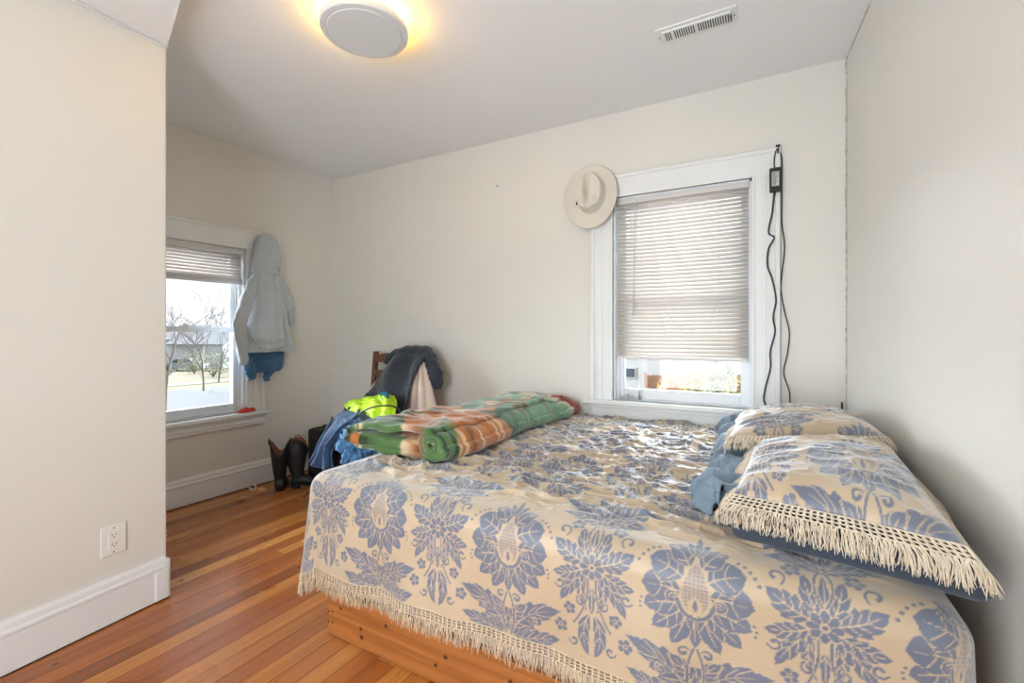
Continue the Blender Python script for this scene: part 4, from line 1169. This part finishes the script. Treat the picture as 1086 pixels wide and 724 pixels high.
o = blob('denim_jacket', tuple(A(384, 452, 2.05)), .15, .10, .055, M_denim, amp=.4, sc=3.5, seed=12, flat=False); tag(o, 'dark denim jacket crumpled under the neon vest', 'jacket'); recenter(o)
o = blob('grey_cloth', tuple(A(345, 482, 1.99)), .022, .02, .055, simple('pale_grey_cotton', hexc(170, 176, 180), .8, nscale=20, namp=.3), amp=.4, sc=3, seed=2, flat=False); tag(o, 'pale grey cloth strip hanging inside the jeans drape', 'cloth'); recenter(o)
e = empty('neon_safety_vest', (-2.5, 2.2, .65)); tag(e, 'neon yellow safety vest crumpled on top of the clothes pile', 'vest')
c = [[A(364, 428, 2.34), A(378, 424, 2.38), A(392, 421, 2.38), A(406, 418, 2.36), A(418, 419, 2.34)],
     [A(368, 433, 2.22), A(380, 427, 2.26), A(394, 424, 2.26), A(408, 422, 2.26), A(420, 424, 2.24)],
     [A(376, 438, 2.14), A(386, 434, 2.14), A(398, 431, 2.14), A(410, 430, 2.14), A(420, 431, 2.16)],
     [A(384, 444, 2.08), A(392, 444, 2.06), A(400, 446, 2.05), A(408, 446, 2.06), A(417, 441, 2.10)]]
o = sheet('cloth', c, M_neon, None, 60, 60, .014, (3, 2.5), .010, .010, 3); adopt(o, e)
c = [[A(402, 417, 2.35), A(408, 416, 2.35), A(413, 417, 2.34)], [A(404, 421, 2.25), A(409, 421, 2.24), A(412, 420, 2.25)], [A(406, 424, 2.2), A(409, 425, 2.2), A(411, 423, 2.2)]]
o = sheet('collar', c, M_teal, None, 16, 16, .002, (1, 1), .001, .012, 3); adopt(o, e)
pts = cr([list(A(*q_)) for q_ in ((374, 446, 2.03), (382, 438, 2.03), (394, 432, 2.03), (408, 430, 2.04), (420, 432, 2.08), (429, 441, 2.12))], 40)
mb = MB(); mb.tube([Vector(q_) for q_ in pts], .005, 8); o = mb.build('black_strap', M_black, smooth=True); tag(o, 'thin black strap arching across the neon vest', 'strap'); recenter(o)

# black case behind the boots
e = empty('black_suitcase', (-2.97, 2.40, 0)); tag(e, 'black upright case standing in the corner behind the jeans', 'suitcase')
mb = MB(); mb.box(-.145, .15, -.07, .09, .012, .405, .025); mb.build('shell', M_bag, e)
mb = MB(); mb.tube([(-.05, .01, .40), (-.05, .01, .425), (.05, .01, .425), (.05, .01, .40)], .007, 8); mb.build('handle', M_black, e)
for sx in (-.11, .11): mb = MB(); mb.tube([(sx - .01, 0, .014), (sx + .01, 0, .014)], .014, 12); mb.build('wheel', M_black, e)


# ------------------------------------------------------------------ cowboy boots
def boot(loc, rz, label):
    e = empty('cowboy_boot', loc, rz); tag(e, label, 'boot', 'pair of black cowboy boots by the left wall')
    # foot points to +x; shaft scallop dips front and back, pulls high at the sides
    n = 40; th = np.linspace(0, 2 * np.pi, n, endpoint=False)
    secs = [(0.000, .036, .036, .055), (0.012, .040, .038, .085), (.0, .048, .042, .12), (-.004, .060, .048, .17), (-.005, .070, .056, .23), (-.005, .078, .062, .29), (-.004, .082, .066, .33)]
    rings = []
    for k, (cx_, rx, ry, z) in enumerate(secs):
        top = np.zeros(n)
        if k == len(secs) - 1: top = .035 * np.abs(np.sin(th)) ** 2 - .055 * np.abs(np.cos(th)) ** 4
        if k == len(secs) - 2: top = -.035 * np.abs(np.cos(th)) ** 4
        rings.append([Vector((cx_ + rx * math.cos(a_), ry * math.sin(a_), z + tp)) for a_, tp in zip(th, top)])
    mb = MB(); mb.loft(rings, caps=False); o = mb.build('shaft', M_boot, e, smooth=True)
    m = o.modifiers.new('thickness', 'SOLIDIFY'); m.thickness = .003
    ri = [[Vector((cx_ + (p_.x - cx_) * .94, p_.y * .94, p_.z)) for p_ in r_] for (cx_, *_), r_ in zip(secs[2:], rings[2:])]
    mb = MB(); mb.loft(ri, caps=False); mb.build('lining', M_lining, e, smooth=True)
    # foot
    fs = [(-.042, .022, .038, .062), (-.03, .034, .028, .088), (0, .037, .026, .11), (.04, .036, .022, .105), (.08, .037, .015, .085), (.12, .042, .010, .066), (.16, .043, .008, .056), (.20, .034, .008, .046), (.225, .019, .009, .036), (.236, .006, .012, .026)]
    rings = [[Vector((x, w_ * math.cos(a_), (zl + zh) / 2 + (zh - zl) / 2 * math.sin(a_))) for a_ in th] for x, w_, zl, zh in fs]
    mb = MB(); mb.loft(rings); mb.build('foot', M_boot, e, smooth=True)
    mb = MB()
    sole = [(-.045, .022), (-.03, .036), (0, .039), (.04, .034), (.08, .038), (.12, .046), (.16, .047), (.20, .037), (.228, .020), (.24, .004)]
    zs = [.040, .036, .032, .026, .014, .006, .003, .003, .005, .008]
    mb.loft([[Vector((x, w_, z)), Vector((x, -w_, z)), Vector((x, -w_, z + .006)), Vector((x, w_, z + .006))] for (x, w_), z in zip(sole, zs)]); mb.build('sole', M_sole, e)
    mb = MB(); mb.loft([[Vector((x0_ + cx_ * s_, cy_ * s_, z)) for cx_, cy_ in [(.036 * math.cos(a_), .034 * math.sin(a_)) for a_ in th[::2]]] for z, s_, x0_ in ((0, .86, -.006), (.02, .9, -.010), (.040, 1.0, -.012))]); mb.build('heel', M_sole, e, smooth=False)
    for sy in (-1, 1):
        mb = MB(); mb.tube([(-.02, sy * .067, .335), (-.018, sy * .070, .368), (0, sy * .071, .378), (.018, sy * .070, .368), (.02, sy * .067, .335)], .004, 6); mb.build('pull_strap', M_boot, e)
    # stitched welt
    mb = MB(); mb.tube([(x, w_ + .001, z + .008) for (x, w_), z in zip(sole[2:], zs[2:])], .0018, 5); mb.tube([(x, -w_ - .001, z + .008) for (x, w_), z in zip(sole[2:], zs[2:])], .0018, 5); mb.build('welt', M_sole, e)
    return e


p = atz(296, 521, 0); boot((p.x - .02, p.y + .02, 0), R(140), 'black cowboy boot seen from behind, nearer the left wall')
p = atz(315, 517, 0); boot((p.x, p.y, 0), R(48), 'black cowboy boot seen from the side with its toe towards the bed')

# small things on the floor
p = atz(268, 520, 0); th = 20
mb = MB()
pts = [Vector((.022 * math.cos(k * 2 * math.pi / 20), 0, .026 + .022 * math.sin(k * 2 * math.pi / 20))) for k in range(21)]
mb.tube(pts, .0055, 8, caps=False); o = mb.build('plastic_ring', M_white, smooth=True); o.location = (p.x, p.y, 0.0); o.rotation_euler = (0, 0, R(35)); tag(o, 'small white ring standing against the left baseboard', 'ring')
p = atz(278, 519, 0); mb = MB(); mb.lathe([(.0005, .010), (.02, .009), (.030, .005), (.034, 0)], 24, Matrix.Diagonal((1.1, .8, 1, 1))); o = mb.build('oval_lid', simple('tan_plastic', hexc(226, 170, 110), .5), smooth=True); o.location = (p.x, p.y, 0.001); tag(o, 'flat tan oval disc on the floor beside the boots', 'disc')
pts = cr([list(atz(a_, b_, .004)) for a_, b_ in ((322, 527), (328, 521), (334, 520), (338, 516), (345, 518))], 30); mb = MB(); mb.tube([Vector(q_) for q_ in pts], .0035, 6); o = mb.build('black_cable', M_black, smooth=True); tag(o, 'short black cable on the floor at the bed corner', 'cable'); recenter(o)

# ------------------------------------------------------------------ hoodie on a hook by the left window
def wl_(px, py, v): return on(LW, px, py, v)


hd_n = LW.to_3x3() @ Vector((0, 1, 0))
e = empty('grey_hoodie', wl_(282, 372, -.08)); tag(e, 'light grey hooded sweatshirt hanging by its hood beside the left window', 'hoodie')


def hloft(name, secs, mat, par, n=70, m=48, fold=.010, seed=0, ky=3):
    """secs: (px_left, px_right, py, depth, v) rows top to bottom on the left wall"""
    rows = []
    for (pa_, pb_, py, dp, v) in secs:
        a_ = wl_(pa_, py, v); b_ = wl_(pb_, py + (pb_ - pa_) * 0, v); rows.append([*(((a_ + b_) / 2)), (a_ - b_).length / 2, dp / 2])
    Q = cr(rows, n); th = np.linspace(0, 2 * np.pi, m, endpoint=False)[None]; i = np.linspace(0, 1, n)[:, None]
    du = np.array(LW.to_3x3() @ Vector((1, 0, 0))); dn = np.array(hd_n)
    f = fold * i ** .5 * (np.sin(th * ky + seed + 1.5 * np.sin(i * 4 + seed)) + .6 * np.sin(th * (2 * ky + 1) + 2 * i + seed)) + .003 * np.sin(i * 50 + 3 * np.cos(th * 2))
    sx = np.sign(np.cos(th)) * np.abs(np.cos(th)) ** .9; sy = np.sign(np.sin(th)) * np.abs(np.sin(th)) ** .8
    Pq = Q[:, None, :3] + du * ((Q[:, 3:4] + f * .35) * sx)[..., None] + dn * ((Q[:, 4:5] + f) * sy)[..., None]
    Pq = np.concatenate([np.repeat(Pq[:1].mean(1, keepdims=True), m, 1), Pq, np.repeat(Pq[-1:].mean(1, keepdims=True) + np.array([0, 0, .01]), m, 1)], 0)
    o = link(name, grid_mesh(name, Pq.transpose(1, 0, 2), wrap_u=True), mat, None, True); adopt(o, par); return o


hloft('hood', [(279, 286, 248, .03, -.05), (273, 293, 254, .08, -.06), (270, 296, 266, .11, -.07), (269, 297, 280, .11, -.075), (268, 295, 288, .10, -.07), (270, 294, 292, .09, -.07)], M_hood, e, fold=.014, seed=1, ky=3)
hloft('body', [(271, 294, 288, .09, -.07), (266, 297, 298, .11, -.075), (263, 300, 316, .12, -.08), (259, 303, 336, .13, -.085), (255, 306, 356, .15, -.095), (253, 308, 368, .14, -.09), (253, 308, 373, .12, -.09)], M_hood, e, fold=.024, seed=2.5, ky=4)
hb_ = hloft('neck_band', [(269.5, 295, 289, .10, -.073), (269, 296, 291.5, .108, -.073)], M_hood, e, n=8, fold=.003, seed=1)
o = limb('sleeve', [wl_(268, 298, -.11), wl_(262, 318, -.15), wl_(257, 336, -.17), wl_(254, 345, -.16), wl_(256, 362, -.13), wl_(258, 380, -.12), wl_(258, 387, -.12)], [.035, .045, .045, .045, .04, .032, .024], M_hood, None, 60, 24, .75, .005, 2, sq_dir=hd_n); adopt(o, e)
o = limb('sleeve', [wl_(296, 298, -.06), wl_(301, 314, -.06), wl_(306, 330, -.055), wl_(307, 345, -.05)], [.035, .045, .04, .026], M_hood, None, 50, 24, .7, .005, 4, sq_dir=hd_n); adopt(o, e)
pts = cr([list(wl_(*q_)) for q_ in ((257, 340, -.185), (264, 350, -.18), (272, 362, -.178), (277, 369, -.172))], 24); mb = MB(); mb.tube([Vector(q_) for q_ in pts], .006, 8); adopt(mb.build('pocket_edge', M_hood, None, True), e)
mb = MB(); q0 = wl_(283, 251, 0); mb.tube([q0, q0 + Vector((.05, 0, -.01)), q0 + Vector((.065, 0, .02))], [.006, .005, .006], 8); o = mb.build('wall_hook', M_white, smooth=True); tag(o, 'hook on the wall that the grey hoodie hangs from', 'hook'); recenter(o)
e = empty('blue_sweatshirt', wl_(281, 402, -.06)); tag(e, 'blue sweatshirt hem and cuffs showing below the grey hoodie', 'sweatshirt')
hloft('body', [(266, 298, 362, .07, -.06), (263, 301, 374, .08, -.06), (262, 301, 384, .08, -.06), (266, 300, 390, .07, -.06), (269, 297, 394, .05, -.06)], M_bluefleece, e, fold=.012, seed=5, ky=3)
o = limb('cuff', [wl_(265, 372, -.075), wl_(265, 386, -.08), wl_(266, 396, -.08), wl_(268, 402, -.08)], [.04, .042, .036, .026], M_bluefleece, None, 30, 20, .7, .006, 2, sq_dir=hd_n); adopt(o, e)
o = limb('cuff', [wl_(290, 378, -.06), wl_(286, 392, -.06), wl_(283, 400, -.06), wl_(283, 404, -.06)], [.04, .034, .024, .018], M_bluefleece, None, 30, 20, .7, .006, 6, sq_dir=hd_n); adopt(o, e)
# red cloth on the left sill
q0 = wl_(262, 435, -.025); o = blob('red_cloth', (q0.x, q0.y, .564 + .008), .022, .055, .022, M_red, amp=.5, sc=2.5, seed=3); tag(o, 'small crumpled red cloth on the left window sill', 'cloth'); recenter(o)

# ------------------------------------------------------------------ hat on the corner of the window casing
hc = aty(628, 210, 2.735); e = empty('cowboy_hat', (hc.x, hc.y, hc.z)); tag(e, 'ivory felt hat with creased crown hung at the top left corner of the window', 'hat')
e.rotation_euler = (R(90), 0, 0)   # local z faces the room, local y up
n = 96; th = np.linspace(0, 2 * np.pi, n, endpoint=False); rr_ = np.linspace(0, 1, 40)
ring = []
ox, oy = .002, .012
for r_ in rr_:   # crown from centre outwards, then the brim
    ax_, ay_ = .088, .118
    if r_ < .5:
        k = r_ / .5; x = ox + ax_ * k * np.cos(th) * .86; y = oy + ay_ * k * np.sin(th) * .90
        z = .105 - .012 * k ** 4 + 0 * th
        z = z - .062 * np.exp(-((x - ox + .014) / .016) ** 2) * np.clip(1 - np.abs(y - oy - .005) / .105, 0, 1) ** .5
        z = z - .020 * np.exp(-((np.abs(x - ox) - .055) / .018) ** 2) * np.exp(-((y - oy + .07) / .04) ** 2)
    elif r_ < .66:
        k = (r_ - .5) / .16; x = ox + ax_ * (.86 + .14 * k) * np.cos(th); y = oy + ay_ * (.90 + .10 * k) * np.sin(th); z = .093 * (1 - k) ** .8 + .002 + 0 * th
    else:
        k = (r_ - .66) / .34; x = ox * (1 - k) + (ax_ + (.170 - ax_) * k) * np.cos(th); y = oy * (1 - k) + (ay_ + (.202 - ay_) * k) * np.sin(th); z = .002 + .030 * k ** 2 * np.abs(np.cos(th)) ** 2 + .004 * k
    ring.append(np.stack([x, y, z], -1))
Pq = np.stack(ring, 0).transpose(1, 0, 2)
o = link('felt_body', grid_mesh('felt_body', Pq, wrap_u=True), M_felt, e, True); m = o.modifiers.new('thickness', 'SOLIDIFY'); m.thickness = .003
bn = []
for k, (f, z) in enumerate(((1.008, .004), (1.0, .014), (.985, .026))):
    bn.append([Vector((ox + .088 * f * math.cos(a_) * 1.01, oy + .118 * f * math.sin(a_) * 1.01, z)) for a_ in th])
mb = MB(); mb.loft(bn, caps=False); o = mb.build('hat_band', M_band, e, smooth=True); m = o.modifiers.new('thickness', 'SOLIDIFY'); m.thickness = .002
mb = MB(); mb.box(-.090, -.082, -.045, -.025, .012, .022, .002); mb.build('band_buckle', M_metal, e)
e.rotation_euler = (R(84), R(0), R(4))
e.location = (hc.x, 2.715, hc.z)

# ------------------------------------------------------------------ power adapter and its cords
e = empty('power_adapter', aty(822.5, 191, 2.72)); tag(e, 'black power adapter hanging on its cord at the right window casing', 'adapter')
E_ad = e
mb = MB(); mb.box(-.028, .026, -.017, .013, -.062, .062, .005); bd = mb.build('case', M_black, e)
mb = MB(); mb.box(-.017, .016, -.0180, -.0165, -.034, .040, .0004); lb = mb.build('rating_label', simple('printed_label', hexc(200, 202, 200), .6), bd)
mb = MB()
for i in range(9):
    z = .034 - i * .0078; mb.box(-.014, -.014 + random.uniform(.014, .027), -.0184, -.0178, z - .0018, z + .0012)
mb.build('print_lines', M_black, lb)
mb = MB(); mb.tube([(-.004, 0, -.06), (-.006, 0, -.085)], [.006, .004], 10); mb.build('strain_relief', M_black, e)


def cord(name, pix, Y, r, label, par=None, mat=M_black):
    pts = cr([list(A(a_, b_, Y)) for a_, b_ in pix], 120); mb = MB(); mb.tube([Vector(q_) for q_ in pts], r, 8); o = mb.build(name, mat, smooth=True)
    adopt(o, E_ad)
    return o


cord('adapter_cord', [(821, 205), (819, 225), (815, 246), (821, 252), (815, 264), (814, 282), (819, 296), (823, 318), (820, 336), (822, 352), (817, 372), (817, 390), (812, 410), (810, 424), (815, 434)], 2.722, .0042, 'thick black cord running down from the adapter, left of two')
cord('thin_cord', [(826, 158), (829, 168), (829, 190), (829, 210), (829, 236), (832, 262), (829, 290), (828, 308), (832, 330), (837, 352), (835, 375), (831, 395), (837, 415), (838, 432)], 2.745, .0030, 'thin black cord hanging straight from the hook, right of two')
mb = MB(); pts = cr([list(A(*q_, 2.73)) for q_ in ((821.5, 180), (821, 170), (823, 160), (826, 156))], 20); mb.tube([Vector(q_) for q_ in pts], .003, 8); mb_ = mb
o = mb_.build('adapter_loop', M_black, smooth=True); 
adopt(o, E_ad)
e = empty('cord_hook', A(825, 160, 2.748)); tag(e, 'black hook at the top right corner of the window casing', 'hook')
mb = MB(); mb.box(-.010, .010, -.012, .006, -.022, .030, .003); mb.build('plate', M_black, e)
mb = MB(); mb.tube([(0, -.01, -.015), (0, -.03, -.02), (0, -.032, .0)], .004, 8); mb.build('prong', M_black, e)

# nails
for px, py, fr, lb_ in ((527, 197, BW, 'small nail in the blank wall left of the hat'), (893, 427, BW, 'dark nail low in the right corner above the pillow')):
    q0 = A(px, py, 2.75); mb = MB(); mb.tube([q0 + Vector((0, .014, 0)), q0 + Vector((0, -.004, 0))], .0035, 8)
    if px == 893: mb.tube([q0, q0 + Vector((0, .002, -.05))], .004, 8)
    o = mb.build('nail', M_metal); tag(o, lb_, 'nail'); recenter(o)

# ------------------------------------------------------------------ outlet
e = empty('wall_outlet', M=NL @ Matrix.Translation((-.195, 0, .327))); tag(e, 'white square outlet plate on the near left wall', 'outlet')
mb = MB(); mb.box(-.042, .042, -.007, 0, -.058, .058, .003); mb.build('plate', M_white, e)
mb = MB(); mb.box(-.0175, .0175, -.0095, -.006, -.034, .034, .001); rc = mb.build('receptacle', M_white, e)
mb = MB()
for z in (-.017, .019):
    mb.box(-.0075, -.0055, -.0100, -.009, z - .001, z + .007); mb.box(.0055, .0075, -.0100, -.009, z - .001, z + .007); mb.tube([(0, -.0090, z - .007), (0, -.0100, z - .007)], .0024, 10)
mb.build('slots', M_dark, rc)
for z in (-.047, .047): mb = MB(); mb.tube([(0, -.006, z), (0, -.008, z)], .0026, 12); mb.build('screw', M_metal, e)

# ------------------------------------------------------------------ ceiling lamp with a yellow halo
lp = atz(387, 34, 2.43); e = empty('ceiling_light', (lp.x, lp.y, 2.5)); tag(e, 'round flat ceiling light with a glowing yellow halo around it', 'ceiling light')
mb = MB(); mb.lathe([(.10, 0), (.10, -.047), (.0005, -.047)], 48); mb.build('mount', M_white, e, smooth=False)
M_ring = simple('white_enamel', hexc(224, 224, 224), .4)
mb = MB(); mb.lathe([(.12, -.048), (.176, -.048), (.181, -.054), (.181, -.070), (.177, -.076), (.158, -.078), (.156, -.075), (.0005, -.075)], 96); mb.build('rim', M_ring, e, smooth=False)
mb = MB(); mb.lathe([(.0005, -.0755), (.150, -.0755), (.154, -.0765), (.150, -.080), (.0005, -.0805)], 96); mb.build('diffuser', simple('frosted_acrylic', hexc(222, 224, 226), .5), e, smooth=False)
m, nt, b_ = nodes('led_strip'); b_.inputs['Base Color'].default_value = (1, .8, .4, 1); b_.inputs['Emission Color'].default_value = (1, .58, .08, 1); b_.inputs['Emission Strength'].default_value = 14
mb = MB(); mb.lathe([(.128, -.0475), (.172, -.0475), (.172, -.044), (.128, -.044), (.128, -.0475)], 96); mb.build('led_ring', m, e)

# ------------------------------------------------------------------ ceiling vent
vc = atz(738, 27, 2.5); q1, q2 = atz(694, 32, 2.5), atz(778, 5, 2.5); an = math.atan2(q2.y - q1.y, q2.x - q1.x)
e = empty('ceiling_vent', (vc.x, vc.y, 2.5), an); tag(e, 'white slotted air register in the ceiling near the window', 'vent')
mb = MB(); mb.box(-.165, .165, -.058, .058, -.006, 0, .003); mb.box(-.14, .14, -.038, .038, -.012, -.005, .003); mb.build('faceplate', M_trim, e)
M_slot = simple('slot_shadow', hexc(60, 62, 64), .8)
mb = MB()
for i in range(26):
    x = -.128 + i * .0098 + (.010 if i > 12 else 0)
    if i == 3: continue
    mb.box(x, x + .0048, -.028, .028, -.0126, -.0118)
mb.build('slots', M_slot, e)
mb = MB(); mb.box(.137, .141, -.02, .012, -.022, -.006); mb.build('lever', M_metal, e)
for x in (-.153, .153): mb = MB(); mb.tube([(x, 0, -.005), (x, 0, -.008)], .003, 10); mb.build('screw', M_metal, e)

# trinkets on the sill of the bedside window
M_clear = translucent('clear_trinket', hexc(226, 230, 232), .5, .1)
for k, (u, r_, h_, lb_) in enumerate(((.735, .014, .03, 'tiny white cup, middle of the trinkets on the bedside window sill'), (.770, .012, .02, 'tiny white pot, leftmost of the trinkets on the bedside window sill'), (.705, .012, .022, 'tiny white bowl nearest the cord tassel on the window sill'))):
    mb = MB(); mb.lathe([(.0005, 0), (r_ * .8, 0), (r_, h_ * .5), (r_ * .85, h_), (r_ * .7, h_), (r_ * .7, h_ * .4), (.0005, h_ * .35)], 20); o = mb.build('trinket', M_clear, smooth=True); o.location = (-u, 2.763 + .012, .7455); tag(o, lb_, 'trinket', 'trinkets on the bedside sill')
